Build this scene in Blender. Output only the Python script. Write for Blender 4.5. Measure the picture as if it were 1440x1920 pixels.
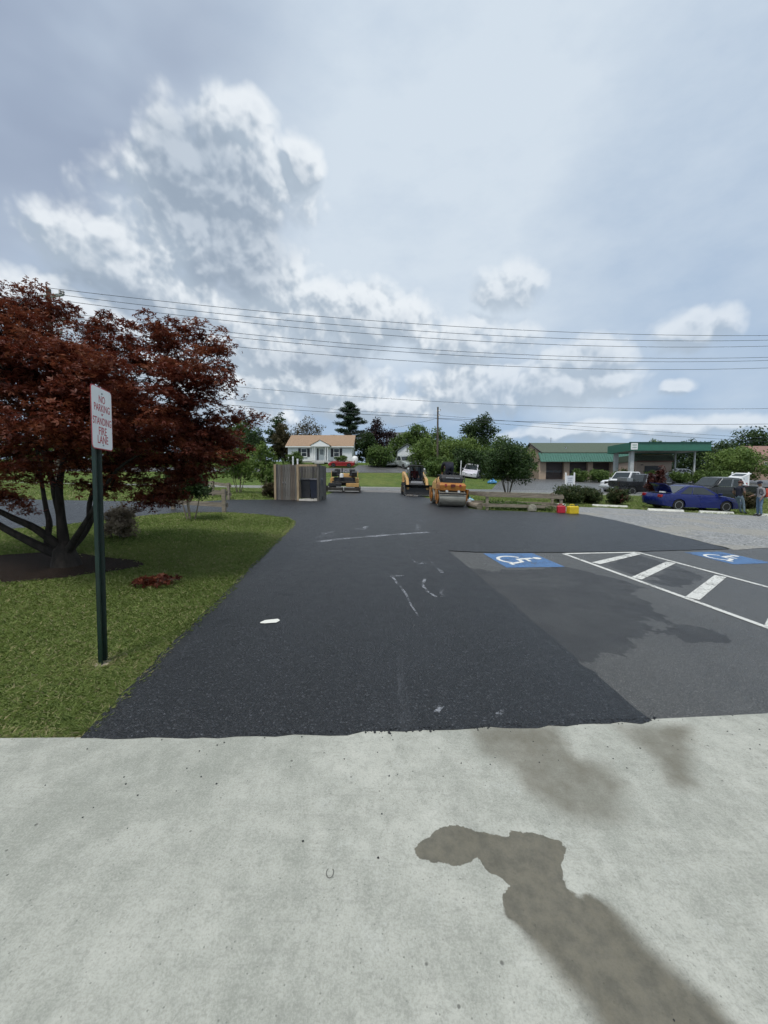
import bpy, bmesh, math, random
import numpy as np
from mathutils import Vector, Matrix
R = math.radians
random.seed(7); rng = np.random.default_rng(7)
for o in list(bpy.data.objects): bpy.data.objects.remove(o)
scene = bpy.context.scene
COL = scene.collection

# ---------------------------------------------------------------- camera
cd = bpy.data.cameras.new('camera'); cam = bpy.data.objects.new('camera', cd); COL.objects.link(cam)
cam.location = (0, 0, 1.5); cam.rotation_euler = (R(90 - 3.74), 0, 0)
cd.sensor_fit = 'HORIZONTAL'; cd.angle = R(90); cd.clip_start = .05; cd.clip_end = 3000
scene.camera = cam
scene.view_settings.view_transform = 'Standard'; scene.view_settings.look = 'None'
scene.view_settings.exposure = 0.22; scene.view_settings.gamma = 1
scene.cycles.use_denoising = True; scene.cycles.max_bounces = 4; scene.cycles.use_adaptive_sampling = True; scene.cycles.adaptive_threshold = .02; scene.cycles.adaptive_min_samples = 8
scene.cycles.transparent_max_bounces = 12

# ---------------------------------------------------------------- node helpers
def nd(t, typ, ins=None, **props):
    n = t.nodes.new(typ)
    for k, v in props.items(): setattr(n, k, v)
    for k, v in (ins or {}).items():
        s = n.inputs[k]
        if isinstance(v, bpy.types.NodeSocket): t.links.new(v, s)
        else: s.default_value = v
    return n
def ma(t, op, a, b=0.0, c=None, clamp=False):
    ins = {0: a, 1: b}
    if c is not None: ins[2] = c
    return nd(t, 'ShaderNodeMath', ins, operation=op, use_clamp=clamp).outputs[0]
def ss(t, a, b, v):                       # smoothstep
    return nd(t, 'ShaderNodeMapRange', {0: v, 1: a, 2: b, 3: 0.0, 4: 1.0}, interpolation_type='SMOOTHSTEP').outputs[0]
def mixc(t, f, a, b, bt='MIX'):
    n = t.nodes.new('ShaderNodeMix'); n.data_type = 'RGBA'; n.blend_type = bt; n.clamp_factor = True
    for i, v in ((0, f), (6, a), (7, b)):
        if isinstance(v, bpy.types.NodeSocket): t.links.new(v, n.inputs[i])
        elif i == 0: n.inputs[0].default_value = v
        else: n.inputs[i].default_value = (*v[:3], 1)
    return n.outputs[2]
def noise(t, vec, scale, detail=4, rough=.55, lac=2.0, dist=0.0):
    ins = {'Scale': scale, 'Detail': detail, 'Roughness': rough, 'Lacunarity': lac, 'Distortion': dist}
    if vec is not None: ins['Vector'] = vec
    return nd(t, 'ShaderNodeTexNoise', ins).outputs[0]

# ---------------------------------------------------------------- sky and sun
SUN_EL, SUN_AZ = 62.0, 205.0                  # azimuth clockwise from +Y (the way the camera looks)
world = bpy.data.worlds.new('World'); scene.world = world; world.use_nodes = True
CLOUDS = [(-20.2, 35.7, 9.9, 5.4), (-19.1, 39.9, 4.7, 2.4), (-11.7, 37.7, 3.0, 2.9), (-27.8, 34.1, 6.5, 4.0), 
 (-23.7, 29.4, 12.1, 5.1), (-36.2, 26.1, 6.5, 3.6), (-33.2, 24.7, 7.0, 4.6), 
 (-28.2, 22.6, 8.4, 3.9), (-13.6, 24.1, 8.7, 5.1), (-6.2, 22.7, 9.8, 5.1), (-15.2, 18.3, 12.1, 5.3), (1.9, 22.8, 5.8, 3.1),
 (17.5, 25.4, 4.9, 3.0), (-9.3, 14.5, 12.0, 3.5), (13.7, 19.7, 9.4, 2.9),
 (27.3, 15.7, 6.8, 3.1), (37.4, 17.1, 4.2, 2.5), (24.2, 13.1, 11.0, 2.7), (36.6, 11.3, 1.9, 1.1), (13.8, 13.6, 11.7, 3.5),
 (24.4, 7.2, 9.8, 1.4), (39.0, 6.9, 9.2, 1.5), (0.0, 11.4, 11.6, 2.4), (-21.6, 12.4, 12.7, 4.4), (-39.9, 17.9, 9.2, 4.7)]
g = bpy.data.node_groups.new('cloud_field', 'ShaderNodeTree')
g.interface.new_socket('Vector', in_out='INPUT', socket_type='NodeSocketVector')
g.interface.new_socket('Field', in_out='OUTPUT', socket_type='NodeSocketFloat')
gi = g.nodes.new('NodeGroupInput'); go = g.nodes.new('NodeGroupOutput')
V = gi.outputs[0]
wn = nd(g, 'ShaderNodeTexNoise', {'Vector': V, 'Scale': 9.0, 'Detail': 2.0, 'Roughness': .6})
wv = nd(g, 'ShaderNodeVectorMath', {0: wn.outputs[1], 1: (.5, .5, .5)}, operation='SUBTRACT').outputs[0]
wv = nd(g, 'ShaderNodeVectorMath', {0: wv, 1: (.05, .05, .05)}, operation='MULTIPLY').outputs[0]
W = nd(g, 'ShaderNodeVectorMath', {0: V, 1: wv}, operation='ADD').outputs[0]
W = nd(g, 'ShaderNodeVectorMath', {0: W}, operation='NORMALIZE').outputs[0]
sp = nd(g, 'ShaderNodeSeparateXYZ', {0: W})
az = ma(g, 'ARCTAN2', sp.outputs[0], sp.outputs[1]); el = ma(g, 'ARCSINE', sp.outputs[2])
F = None
AE = nd(g, 'ShaderNodeCombineXYZ', {0: az, 1: el}).outputs[0]
for a, e, ra, re in CLOUDS:
    q = nd(g, 'ShaderNodeVectorMath', {0: AE, 1: (1 / R(ra), 1 / R(re), 0), 2: (-a / ra, -e / re, 0)}, operation='MULTIPLY_ADD').outputs[0]
    b = nd(g, 'ShaderNodeVectorMath', {0: q, 1: q}, operation='DOT_PRODUCT').outputs[1]
    F = b if F is None else ma(g, 'SMOOTH_MIN', F, b, .35)
F = ma(g, 'SUBTRACT', 1.25, F)
# the same kind of broken cumulus carries on round the rest of the sky
out_m = ss(g, R(48), R(70), ma(g, 'ABSOLUTE', az))
gen = ma(g, 'MULTIPLY_ADD', noise(g, V, 2.6, 3, .5), 7.0, -3.7)
gen = ma(g, 'ADD', gen, ma(g, 'MULTIPLY', ma(g, 'SUBTRACT', out_m, 1.0), 9.0))
F = ma(g, 'MAXIMUM', ma(g, 'MAXIMUM', F, gen), -4.0)
n1 = noise(g, V, 7.0, 5, .55)
vo = nd(g, 'ShaderNodeTexVoronoi', {'Vector': W, 'Scale': 15.0, 'Detail': 2.0, 'Roughness': .55, 'Lacunarity': 2.3}, feature='F1', normalize=True).outputs[0]   # round billows
F = ma(g, 'MULTIPLY_ADD', ma(g, 'SUBTRACT', n1, .5), 2.0, F)
F = ma(g, 'MULTIPLY_ADD', ma(g, 'SUBTRACT', .30, vo), 2.8, F)
g.links.new(F, go.inputs[0])

t = world.node_tree; t.nodes.clear()
D = nd(t, 'ShaderNodeTexCoord').outputs['Generated']
sky = nd(t, 'ShaderNodeTexSky', sky_type='NISHITA', sun_disc=False, sun_elevation=R(SUN_EL), sun_rotation=R(SUN_AZ), altitude=100, air_density=1.0, dust_density=1.6, ozone_density=1.5).outputs[0]
def fld(vec): return nd(t, 'ShaderNodeGroup', {0: vec}, node_tree=g).outputs[0]
f0 = fld(D)
f1 = fld(nd(t, 'ShaderNodeVectorMath', {0: D, 1: (.010, -.002, .020)}, operation='ADD').outputs[0])
sz = nd(t, 'ShaderNodeSeparateXYZ', {0: D}).outputs[2]
# thin high veil
st = nd(t, 'ShaderNodeVectorMath', {0: D, 1: (1.0, 1.4, 2.2)}, operation='MULTIPLY').outputs[0]
v1 = noise(t, st, 1.55, 4, .5, dist=.3)
elf = ss(t, .10, .62, sz)
veil = ss(t, .36, .74, ma(t, 'MULTIPLY_ADD', elf, .30, v1))
S = 10.0
def c(*v): return tuple(k * S for k in v)
lowblue = mixc(t, .80, sky, c(.285, .405, .575))
tl = ss(t, .87, 1.0, nd(t, 'ShaderNodeVectorMath', {0: D, 1: (-.53, .57, .63)}, operation='DOT_PRODUCT').outputs[1])
tr = ss(t, .90, 1.0, nd(t, 'ShaderNodeVectorMath', {0: D, 1: (.63, .65, .42)}, operation='DOT_PRODUCT').outputs[1])
veil = ma(t, 'MULTIPLY', veil, ma(t, 'SUBTRACT', 1.0, ma(t, 'MAXIMUM', ma(t, 'MULTIPLY', tl, .35), ma(t, 'MULTIPLY', tr, .5))))
fine = ma(t, 'MULTIPLY_ADD', noise(t, st, 4.5, 5, .6), .8, -.36)
veil = ma(t, 'ADD', veil, fine)
base = mixc(t, ma(t, 'MULTIPLY_ADD', veil, .90, .05), lowblue, c(.56, .635, .715))
base = mixc(t, ma(t, 'MULTIPLY', tl, ss(t, .32, .62, v1)), base, c(.285, .345, .455))
# cumulus
lit = ma(t, 'MULTIPLY_ADD', ma(t, 'SUBTRACT', f0, f1), .80, .50, clamp=True)
core = ss(t, .9, 2.6, f0)
sp2 = nd(t, 'ShaderNodeSeparateXYZ', {0: D})
AE2 = nd(t, 'ShaderNodeCombineXYZ', {0: ma(t, 'ARCTAN2', sp2.outputs[0], sp2.outputs[1]), 1: ma(t, 'ARCSINE', sp2.outputs[2])}).outputs[0]
gz = None                                                 # the sides of the cumulus turned away from the sun
for a, e, ra, re in ((-23.3, 35.3, 9.0, 4.6), (-21.0, 31.3, 11.5, 5.0), (-20.4, 27.0, 7.4, 3.6), (-8.9, 17.1, 10.5, 3.4), (-33.9, 22.0, 7.0, 2.6)):
    q = nd(t, 'ShaderNodeVectorMath', {0: AE2, 1: (1 / R(ra), 1 / R(re), 0), 2: (-a / ra, -e / re, 0)}, operation='MULTIPLY_ADD').outputs[0]
    b = nd(t, 'ShaderNodeVectorMath', {0: q, 1: q}, operation='DOT_PRODUCT').outputs[1]
    gz = b if gz is None else ma(t, 'SMOOTH_MIN', gz, b, .4)
nz = noise(t, D, 7.0, 4, .55)
gz = ss(t, -.2, 1.0, ma(t, 'ADD', ma(t, 'SUBTRACT', 1.0, gz), ma(t, 'MULTIPLY', ma(t, 'SUBTRACT', nz, .5), 2.4)))
core = ma(t, 'MAXIMUM', core, ma(t, 'MULTIPLY', gz, .92))
shade = mixc(t, ss(t, .25, .95, lit), c(.35, .42, .50), c(.73, .77, .805))
shade = mixc(t, ma(t, 'MULTIPLY', core, .86), shade, mixc(t, ss(t, .25, .85, lit), c(.245, .305, .385), c(.39, .455, .535)))
rside = ss(t, .10, .30, nd(t, 'ShaderNodeSeparateXYZ', {0: D}).outputs[0])          # thinner, hazier puffs to the right
alpha = ma(t, 'MULTIPLY', ss(t, -.28, .90, ma(t, 'SUBTRACT', f0, ma(t, 'MULTIPLY', rside, .10))), ma(t, 'MULTIPLY_ADD', rside, -.24, .88))
col = mixc(t, alpha, base, shade)
bg = nd(t, 'ShaderNodeBackground', {'Color': col, 'Strength': .1})
nd(t, 'ShaderNodeOutputWorld', {'Surface': bg.outputs[0]})
world.cycles.sampling_method = 'NONE'

sd = bpy.data.lights.new('sun', 'SUN'); sun = bpy.data.objects.new('sun', sd); COL.objects.link(sun)
sd.energy = 2.0; sd.angle = R(12); sd.color = (1.0, .96, .90)
sun.rotation_euler = (R(90 - SUN_EL), 0, R(180 - SUN_AZ))

# ---------------------------------------------------------------- the lie of the land
def sm(a, b, v):
    v = np.clip((v - a) / (b - a), 0, 1); return v * v * (3 - 2 * v)
def Hn(x, y):
    x = np.asarray(x, float); y = np.asarray(y, float)
    yy = np.clip(y, -40, 41); xx = np.clip(x, -45, 60)
    c = -.04 + .028 * np.clip((y - 20) / 18, 0, 1)
    z = c * xx + .045 * yy - .0003 * yy * yy
    r = sm(4, 24, x); d = np.maximum(y - 41, 0)
    sl = .18 * np.minimum(d, 23) + .03 * np.maximum(0, d - 23)
    sr = .07 * np.minimum(d, 30) + .012 * np.maximum(0, d - 30)
    return z + sl * (1 - r) + sr * r
def H(x, y): return float(Hn(x, y))

# ---------------------------------------------------------------- mesh helpers
def link(o, parent=None):
    COL.objects.link(o)
    if parent is not None: o.parent = parent
    return o
def tag(o, label=None, cat=None, group=None, kind=None):
    if label: o['label'] = label
    if cat: o['category'] = cat
    if group: o['group'] = group
    if kind: o['kind'] = kind
    return o
def empty(name, loc, rz=0.0, label=None, cat=None, group=None, s=1.0):
    o = bpy.data.objects.new(name, None); o.empty_display_size = .2
    o.location = loc; o.rotation_euler = (0, 0, rz); o.scale = (s, s, s)
    link(o); tag(o, label, cat, group); return o
def copy_tree(o, parent=None):
    c = o.copy(); COL.objects.link(c); c.parent = parent
    for ch in list(o.children): copy_tree(ch, c)
    return c
def mesh_np(name, V, Fc, mat, parent=None, smooth=False, attrs=None):
    me = bpy.data.meshes.new(name)
    V = np.asarray(V, np.float32); Fc = np.asarray(Fc, np.int32); n, k = Fc.shape
    me.vertices.add(len(V)); me.vertices.foreach_set('co', V.ravel())
    me.loops.add(n * k); me.loops.foreach_set('vertex_index', Fc.ravel())
    me.polygons.add(n); me.polygons.foreach_set('loop_start', np.arange(0, n * k, k, dtype=np.int32))
    me.polygons.foreach_set('loop_total', np.full(n, k, np.int32))
    if smooth: me.polygons.foreach_set('use_smooth', np.ones(n, bool))
    me.update(calc_edges=True)
    for an, (dom, val) in (attrs or {}).items():
        val = np.asarray(val, np.float32)
        a = me.attributes.new(an, 'FLOAT', dom); a.data.foreach_set('value', val.ravel())
    me.materials.append(mat)
    o = bpy.data.objects.new(name, me); link(o, parent); return o

class MB:
    """collects boxes, bars, prisms and lofts; build() links them as ONE mesh object"""
    def __init__(s): s.v = []; s.f = []
    def add(s, vs, fs, M=None):
        b = len(s.v)
        s.v += [tuple(M @ Vector(p)) if M is not None else tuple(p) for p in vs]
        s.f += [tuple(i + b for i in f) for f in fs]; return s
    def box(s, c, d, rz=0, rx=0, ry=0, M=None):
        h = [k / 2 for k in d]
        T = Matrix.Translation(c) @ Matrix.Rotation(rz, 4, 'Z') @ Matrix.Rotation(ry, 4, 'Y') @ Matrix.Rotation(rx, 4, 'X')
        if M is not None: T = M @ T
        vs = [(sx * h[0], sy * h[1], sz * h[2]) for sx in (-1, 1) for sy in (-1, 1) for sz in (-1, 1)]
        return s.add(vs, [(0, 1, 3, 2), (4, 6, 7, 5), (0, 4, 5, 1), (2, 3, 7, 6), (0, 2, 6, 4), (1, 5, 7, 3)], T)
    def prism(s, poly, a, b, axis='y'):
        """2D outline swept from a to b along an axis; poly is (x,z) for y, (y,z) for x, (x,y) for z"""
        def P(p, h): return {'y': (p[0], h, p[1]), 'x': (h, p[0], p[1]), 'z': (p[0], p[1], h)}[axis]
        n = len(poly); vs = [P(p, a) for p in poly] + [P(p, b) for p in poly]
        fs = [tuple(range(n))[::-1], tuple(range(n, 2 * n))] + [(i, (i + 1) % n, (i + 1) % n + n, i + n) for i in range(n)]
        return s.add(vs, fs)
    def tube(s, pts, r, n=8, caps=True):
        pts = [Vector(p) for p in pts]; rs = r if isinstance(r, (list, tuple)) else [r] * len(pts)
        rings = []; up = None
        for i, p in enumerate(pts):
            d = (pts[min(i + 1, len(pts) - 1)] - pts[max(i - 1, 0)]).normalized()
            if up is None:
                up = Vector((0, 0, 1)) if abs(d.z) < .9 else Vector((1, 0, 0))
            a = d.cross(up)
            if a.length < 1e-4: a = d.cross(Vector((0, 1, 0)))
            a.normalize(); b = a.cross(d).normalized(); up = b
            rings.append([p + (a * math.cos(2 * math.pi * k / n) + b * math.sin(2 * math.pi * k / n)) * rs[i] for k in range(n)])
        vs = [v for rg in rings for v in rg]; fs = []
        for i in range(len(pts) - 1):
            for k in range(n): fs.append((i * n + k, i * n + (k + 1) % n, (i + 1) * n + (k + 1) % n, (i + 1) * n + k))
        if caps: fs += [tuple(range(n))[::-1], tuple(range((len(pts) - 1) * n, len(pts) * n))]
        return s.add(vs, fs)
    def lathe(s, prof, c, axis='y', n=20):
        """profile of (radius, height) turned about an axis through c"""
        vs = []; fs = []; c = Vector(c)
        for r, h in prof:
            for k in range(n):
                a = 2 * math.pi * k / n; u, w = r * math.cos(a), r * math.sin(a)
                vs.append(c + Vector({'y': (u, h, w), 'x': (h, u, w), 'z': (u, w, h)}[axis]))
        for i in range(len(prof) - 1):
            for k in range(n): fs.append((i * n + k, i * n + (k + 1) % n, (i + 1) * n + (k + 1) % n, (i + 1) * n + k))
        fs += [tuple(range(n)), tuple(range((len(prof) - 1) * n, len(prof) * n))]
        return s.add(vs, fs)
    def loft(s, rings, caps=True):
        n = len(rings[0]); vs = [p for r in rings for p in r]; fs = []
        for i in range(len(rings) - 1):
            for k in range(n): fs.append((i * n + k, i * n + (k + 1) % n, (i + 1) * n + (k + 1) % n, (i + 1) * n + k))
        if caps: fs += [tuple(range(n))[::-1], tuple(range((len(rings) - 1) * n, len(rings) * n))]
        return s.add(vs, fs)
    def build(s, name, mat, parent=None, smooth=None, bevel=0, sub=0):
        me = bpy.data.meshes.new(name); me.from_pydata([tuple(v) for v in s.v], [], s.f)
        bm = bmesh.new(); bm.from_mesh(me); bmesh.ops.recalc_face_normals(bm, faces=bm.faces); bm.to_mesh(me); bm.free()
        me.materials.append(mat)
        if smooth is not None:
            for p in me.polygons: p.use_smooth = True
            me.set_sharp_from_angle(angle=R(smooth))
        o = bpy.data.objects.new(name, me); link(o, parent)
        if bevel:
            m = o.modifiers.new('bevel', 'BEVEL'); m.width = bevel; m.segments = 2; m.limit_method = 'ANGLE'; m.angle_limit = R(40)
        if sub:
            m = o.modifiers.new('sub', 'SUBSURF'); m.levels = sub; m.render_levels = sub
        return o

# ---------------------------------------------------------------- materials
def mat(name):
    m = bpy.data.materials.new(name); m.use_nodes = True; t = m.node_tree
    return m, t, t.nodes['Principled BSDF']
_mc = {}
def plain(name, col, rough=.6, metal=0.0, var=.12, scale=6.0, bump=0.0, spec=.5, coat=0.0, streak=None):
    if name in _mc: return _mc[name]
    m, t, p = mat(name)
    co = nd(t, 'ShaderNodeTexCoord').outputs['Object']
    if streak: co = nd(t, 'ShaderNodeVectorMath', {0: co, 1: streak}, operation='MULTIPLY').outputs[0]
    n = noise(t, co, scale, 5, .6)
    f = ss(t, .3, .7, n)
    t.links.new(mixc(t, f, tuple(k * (1 - var) for k in col), tuple(min(1, k * (1 + var)) for k in col)), p.inputs['Base Color'])
    t.links.new(ma(t, 'MULTIPLY_ADD', f, .12, rough - .06), p.inputs['Roughness'])
    p.inputs['Metallic'].default_value = metal; p.inputs['Specular IOR Level'].default_value = spec
    p.inputs['Coat Weight'].default_value = coat; p.inputs['Coat Roughness'].default_value = .05
    if bump:
        b = nd(t, 'ShaderNodeBump', {'Height': n, 'Strength': bump, 'Distance': .02}); t.links.new(b.outputs[0], p.inputs['Normal'])
    _mc[name] = m; return m
def attr(t, n): return nd(t, 'ShaderNodeAttribute', attribute_name=n).outputs['Fac']
def bump(t, p, h, strength, dist, prev=None):
    ins = {'Height': h, 'Strength': strength, 'Distance': dist}
    if prev is not None: ins['Normal'] = prev
    b = nd(t, 'ShaderNodeBump', ins).outputs[0]
    t.links.new(b, p.inputs['Normal']); return b
def ocoord(t): return nd(t, 'ShaderNodeTexCoord').outputs['Object']

def asphalt(name, dark, light, speck, damp=False, grain=95.0, patch=.9, chalky=0.0):
    m, t, p = mat(name); co = ocoord(t)
    vo = nd(t, 'ShaderNodeTexVoronoi', {'Vector': co, 'Scale': grain, 'Randomness': 1.0})
    h = vo.outputs['Distance']
    cellv = nd(t, 'ShaderNodeSeparateColor', {0: vo.outputs['Color']}).outputs[0]
    n0 = noise(t, co, patch, 5, .6); n1 = noise(t, co, 7.0, 4, .6); n2 = noise(t, co, 260.0, 2, .7)
    st = nd(t, 'ShaderNodeVectorMath', {0: co, 1: (1.3, .16, 1.0)}, operation='MULTIPLY').outputs[0]
    n3 = noise(t, st, 1.7, 4, .6)                                    # roller passes along the drive
    f = ma(t, 'ADD', ma(t, 'MULTIPLY', ss(t, .3, .7, n0), .45), ma(t, 'ADD', ma(t, 'MULTIPLY', ss(t, .35, .65, n3), .35), ma(t, 'MULTIPLY', ss(t, .3, .7, n1), .3)))
    c = mixc(t, f, dark, light)
    c = mixc(t, ma(t, 'MULTIPLY', ss(t, .50, 1.0, cellv), .62), c, speck)
    c = mixc(t, ma(t, 'MULTIPLY', ss(t, .93, 1.0, cellv), .35), c, tuple(min(1, k * 2.6) for k in speck))
    c = mixc(t, ma(t, 'MULTIPLY', ss(t, .3, .55, h), .65), c, tuple(k * .3 for k in dark))
    rough = ma(t, 'MULTIPLY_ADD', n1, .22, .32); p.inputs['Specular IOR Level'].default_value = .45
    if damp:
        d = attr(t, 'damp')
        nn = ma(t, 'ADD', ma(t, 'MULTIPLY', ma(t, 'SUBTRACT', noise(t, co, 4.0, 6, .62), .5), .42), ma(t, 'MULTIPLY', ma(t, 'SUBTRACT', noise(t, co, 14.0, 6, .68), .5), .22))
        w = ss(t, -.012, .016, ma(t, 'ADD', d, nn))
        w2 = ma(t, 'MULTIPLY', w, ma(t, 'MULTIPLY_ADD', ss(t, .35, .65, noise(t, co, 2.2, 3, .5)), .25, .75))
        c = mixc(t, w2, c, mixc(t, .93, c, (.027, .028, .030)))
        rough = ma(t, 'MULTIPLY_ADD', w2, .10, rough)
    if chalky:
        k = ss(t, .60, .74, noise(t, st, 2.6, 6, .68)); k = ma(t, 'MULTIPLY', k, ss(t, .45, .62, noise(t, co, .55, 2, .5)))
        c = mixc(t, ma(t, 'MULTIPLY', k, chalky), c, (.20, .21, .23))
    t.links.new(c, p.inputs['Base Color']); t.links.new(rough, p.inputs['Roughness'])
    hh = ma(t, 'ADD', ma(t, 'MULTIPLY', h, -1.0), ma(t, 'MULTIPLY', n2, .5))
    bump(t, p, hh, .8, .007); return m

M_NEW = asphalt('new_asphalt', (.008, .0098, .0125), (.019, .0222, .0275), (.068, .073, .081), chalky=.35, grain=92.0)
M_OLD = asphalt('old_asphalt', (.078, .079, .076), (.122, .122, .116), (.17, .168, .16), damp=True, grain=110)
M_ROAD = asphalt('road_asphalt', (.17, .17, .17), (.25, .25, .245), (.28, .28, .28))
M_FORE = asphalt('forecourt_asphalt', (.12, .12, .125), (.19, .19, .19), (.22, .22, .22))

def concrete():
    m, t, p = mat('broomed_concrete'); co = ocoord(t)
    n0 = noise(t, co, .9, 6, .62); n1 = noise(t, co, 5.5, 7, .68); n2 = noise(t, co, 42.0, 4, .7); n4 = noise(t, co, 210.0, 2, .7)
    br = nd(t, 'ShaderNodeVectorMath', {0: co, 1: (2.6, .35, 1)}, operation='MULTIPLY').outputs[0]
    rot = nd(t, 'ShaderNodeMapping', {'Vector': co, 'Rotation': (0, 0, R(-38)), 'Scale': (1.8, .7, 1)}).outputs[0]
    n3 = noise(t, rot, 2.4, 6, .66, dist=.5)
    f = ma(t, 'ADD', ma(t, 'MULTIPLY', ss(t, .3, .7, n0), .40), ma(t, 'ADD', ma(t, 'MULTIPLY', ss(t, .32, .68, n1), .38), ma(t, 'MULTIPLY', ss(t, .3, .7, n3), .22)))
    f = ss(t, .12, .88, f)
    side = ss(t, -.34, -.26, ma(t, 'ADD', nd(t, 'ShaderNodeSeparateXYZ', {0: co}).outputs[0], ma(t, 'MULTIPLY', ma(t, 'SUBTRACT', noise(t, co, 6.0, 4, .6), .5), .16)))
    f = ma(t, 'MULTIPLY_ADD', side, .16, ma(t, 'MULTIPLY', f, .84))
    c = mixc(t, f, (.275, .284, .246), (.450, .452, .400))
    g_ = noise(t, co, 17.0, 6, .72)
    c = mixc(t, ma(t, 'MULTIPLY', ss(t, .50, .66, g_), ma(t, 'MULTIPLY_ADD', side, .2, .10)), c, (.19, .195, .17))
    c = mixc(t, ma(t, 'MULTIPLY', ss(t, .56, .70, noise(t, co, 9.0, 7, .72)), ma(t, 'MULTIPLY_ADD', side, .22, .08)), c, (.52, .53, .49))
    c = mixc(t, ma(t, 'MULTIPLY', ss(t, .50, .66, n2), .34), c, (.235, .24, .21))
    c = mixc(t, ma(t, 'MULTIPLY', ss(t, .60, .75, n2), ma(t, 'MULTIPLY', ss(t, .5, .62, n1), .35)), c, (.52, .53, .50))
    # pits, scuffs, grit
    vo = nd(t, 'ShaderNodeTexVoronoi', {'Vector': co, 'Scale': 13.0}); dd = vo.outputs['Distance']
    cr = nd(t, 'ShaderNodeSeparateColor', {0: vo.outputs['Color']})
    pit = ma(t, 'MULTIPLY', ss(t, .10, .05, ma(t, 'DIVIDE', dd, ma(t, 'MULTIPLY_ADD', cr.outputs[1], .9, .25))), ss(t, .50, .62, ma(t, 'ADD', cr.outputs[0], ma(t, 'MULTIPLY', ma(t, 'SUBTRACT', n0, .5), .9))))
    vo2 = nd(t, 'ShaderNodeTexVoronoi', {'Vector': co, 'Scale': 46.0}); c2 = nd(t, 'ShaderNodeSeparateColor', {0: vo2.outputs['Color']})
    pit2 = ma(t, 'MULTIPLY', ss(t, .16, .07, vo2.outputs['Distance']), ss(t, .52, .62, ma(t, 'ADD', c2.outputs[0], ma(t, 'MULTIPLY', ma(t, 'SUBTRACT', n1, .5), 1.1))))
    scr = nd(t, 'ShaderNodeMapping', {'Vector': co, 'Rotation': (0, 0, R(35)), 'Scale': (9, 46, 1)}).outputs[0]
    sc = ma(t, 'MULTIPLY', ss(t, .70, .78, noise(t, scr, 1.6, 3, .6)), ss(t, .5, .62, n0))
    fg = noise(t, co, 130.0, 3, .75)
    c = mixc(t, ma(t, 'MULTIPLY', ss(t, .47, .66, fg), .26), c, (.165, .17, .145))
    c = mixc(t, ma(t, 'MULTIPLY', ss(t, .53, .36, fg), .20), c, (.52, .525, .475))
    bm_ = nd(t, 'ShaderNodeMapping', {'Vector': co, 'Rotation': (0, 0, R(28)), 'Scale': (2.0, 26, 1)}).outputs[0]
    c = mixc(t, ma(t, 'MULTIPLY', ss(t, .52, .68, noise(t, bm_, 1.5, 6, .7, dist=.8)), .16), c, (.19, .195, .17))
    c = mixc(t, ma(t, 'MULTIPLY', pit, .72), c, (.075, .075, .065))
    c = mixc(t, ma(t, 'MULTIPLY', pit2, .55), c, (.11, .115, .10))
    c = mixc(t, ma(t, 'MULTIPLY', sc, .45), c, (.16, .165, .15))
    # damp and soaked areas
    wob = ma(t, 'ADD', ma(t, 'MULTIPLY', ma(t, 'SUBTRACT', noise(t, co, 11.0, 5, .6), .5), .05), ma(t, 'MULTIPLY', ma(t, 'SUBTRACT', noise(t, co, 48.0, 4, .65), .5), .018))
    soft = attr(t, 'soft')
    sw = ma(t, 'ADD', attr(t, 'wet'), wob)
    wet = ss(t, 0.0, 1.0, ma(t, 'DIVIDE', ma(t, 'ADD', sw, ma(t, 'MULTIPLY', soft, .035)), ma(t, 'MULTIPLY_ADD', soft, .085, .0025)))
    dm = ss(t, -.07, .07, ma(t, 'ADD', attr(t, 'damp'), ma(t, 'MULTIPLY', wob, 2.4)))
    dm = ma(t, 'MULTIPLY', dm, ma(t, 'MULTIPLY_ADD', ss(t, .3, .7, noise(t, co, 3.2, 5, .6)), .45, .55))
    c = mixc(t, dm, c, mixc(t, .80, c, (.105, .094, .066)))
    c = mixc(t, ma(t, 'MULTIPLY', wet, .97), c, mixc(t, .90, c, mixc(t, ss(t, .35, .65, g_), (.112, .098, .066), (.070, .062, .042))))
    t.links.new(c, p.inputs['Base Color'])
    rg = ma(t, 'MULTIPLY_ADD', wet, -.22, .86); t.links.new(rg, p.inputs['Roughness'])
    hh = ma(t, 'ADD', ma(t, 'MULTIPLY', n2, .5), ma(t, 'ADD', ma(t, 'MULTIPLY', pit, -1.2), ma(t, 'MULTIPLY', pit2, -.8)))
    b = bump(t, p, hh, .35, .006); bump(t, p, n4, .25, .002, b); return m
M_CONC = concrete()

def gravel():
    m, t, p = mat('gravel_bed'); co = ocoord(t)
    vo = nd(t, 'ShaderNodeTexVoronoi', {'Vector': co, 'Scale': 24.0}); cr = nd(t, 'ShaderNodeSeparateColor', {0: vo.outputs['Color']}).outputs[0]
    n0 = noise(t, co, .45, 5, .6); n1 = noise(t, co, 3.0, 5, .65)
    c = mixc(t, cr, (.13, .135, .138), (.40, .405, .40))
    c = mixc(t, ma(t, 'MULTIPLY', ss(t, .46, .62, n0), .75), c, (.31, .295, .255))
    c = mixc(t, ma(t, 'MULTIPLY', ss(t, .52, .68, n1), .4), c, (.13, .14, .14))
    t.links.new(c, p.inputs['Base Color']); p.inputs['Roughness'].default_value = .9
    bump(t, p, ma(t, 'MULTIPLY', vo.outputs['Distance'], -1.0), 1.0, .03); return m
M_GRAVEL = gravel()

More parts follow.
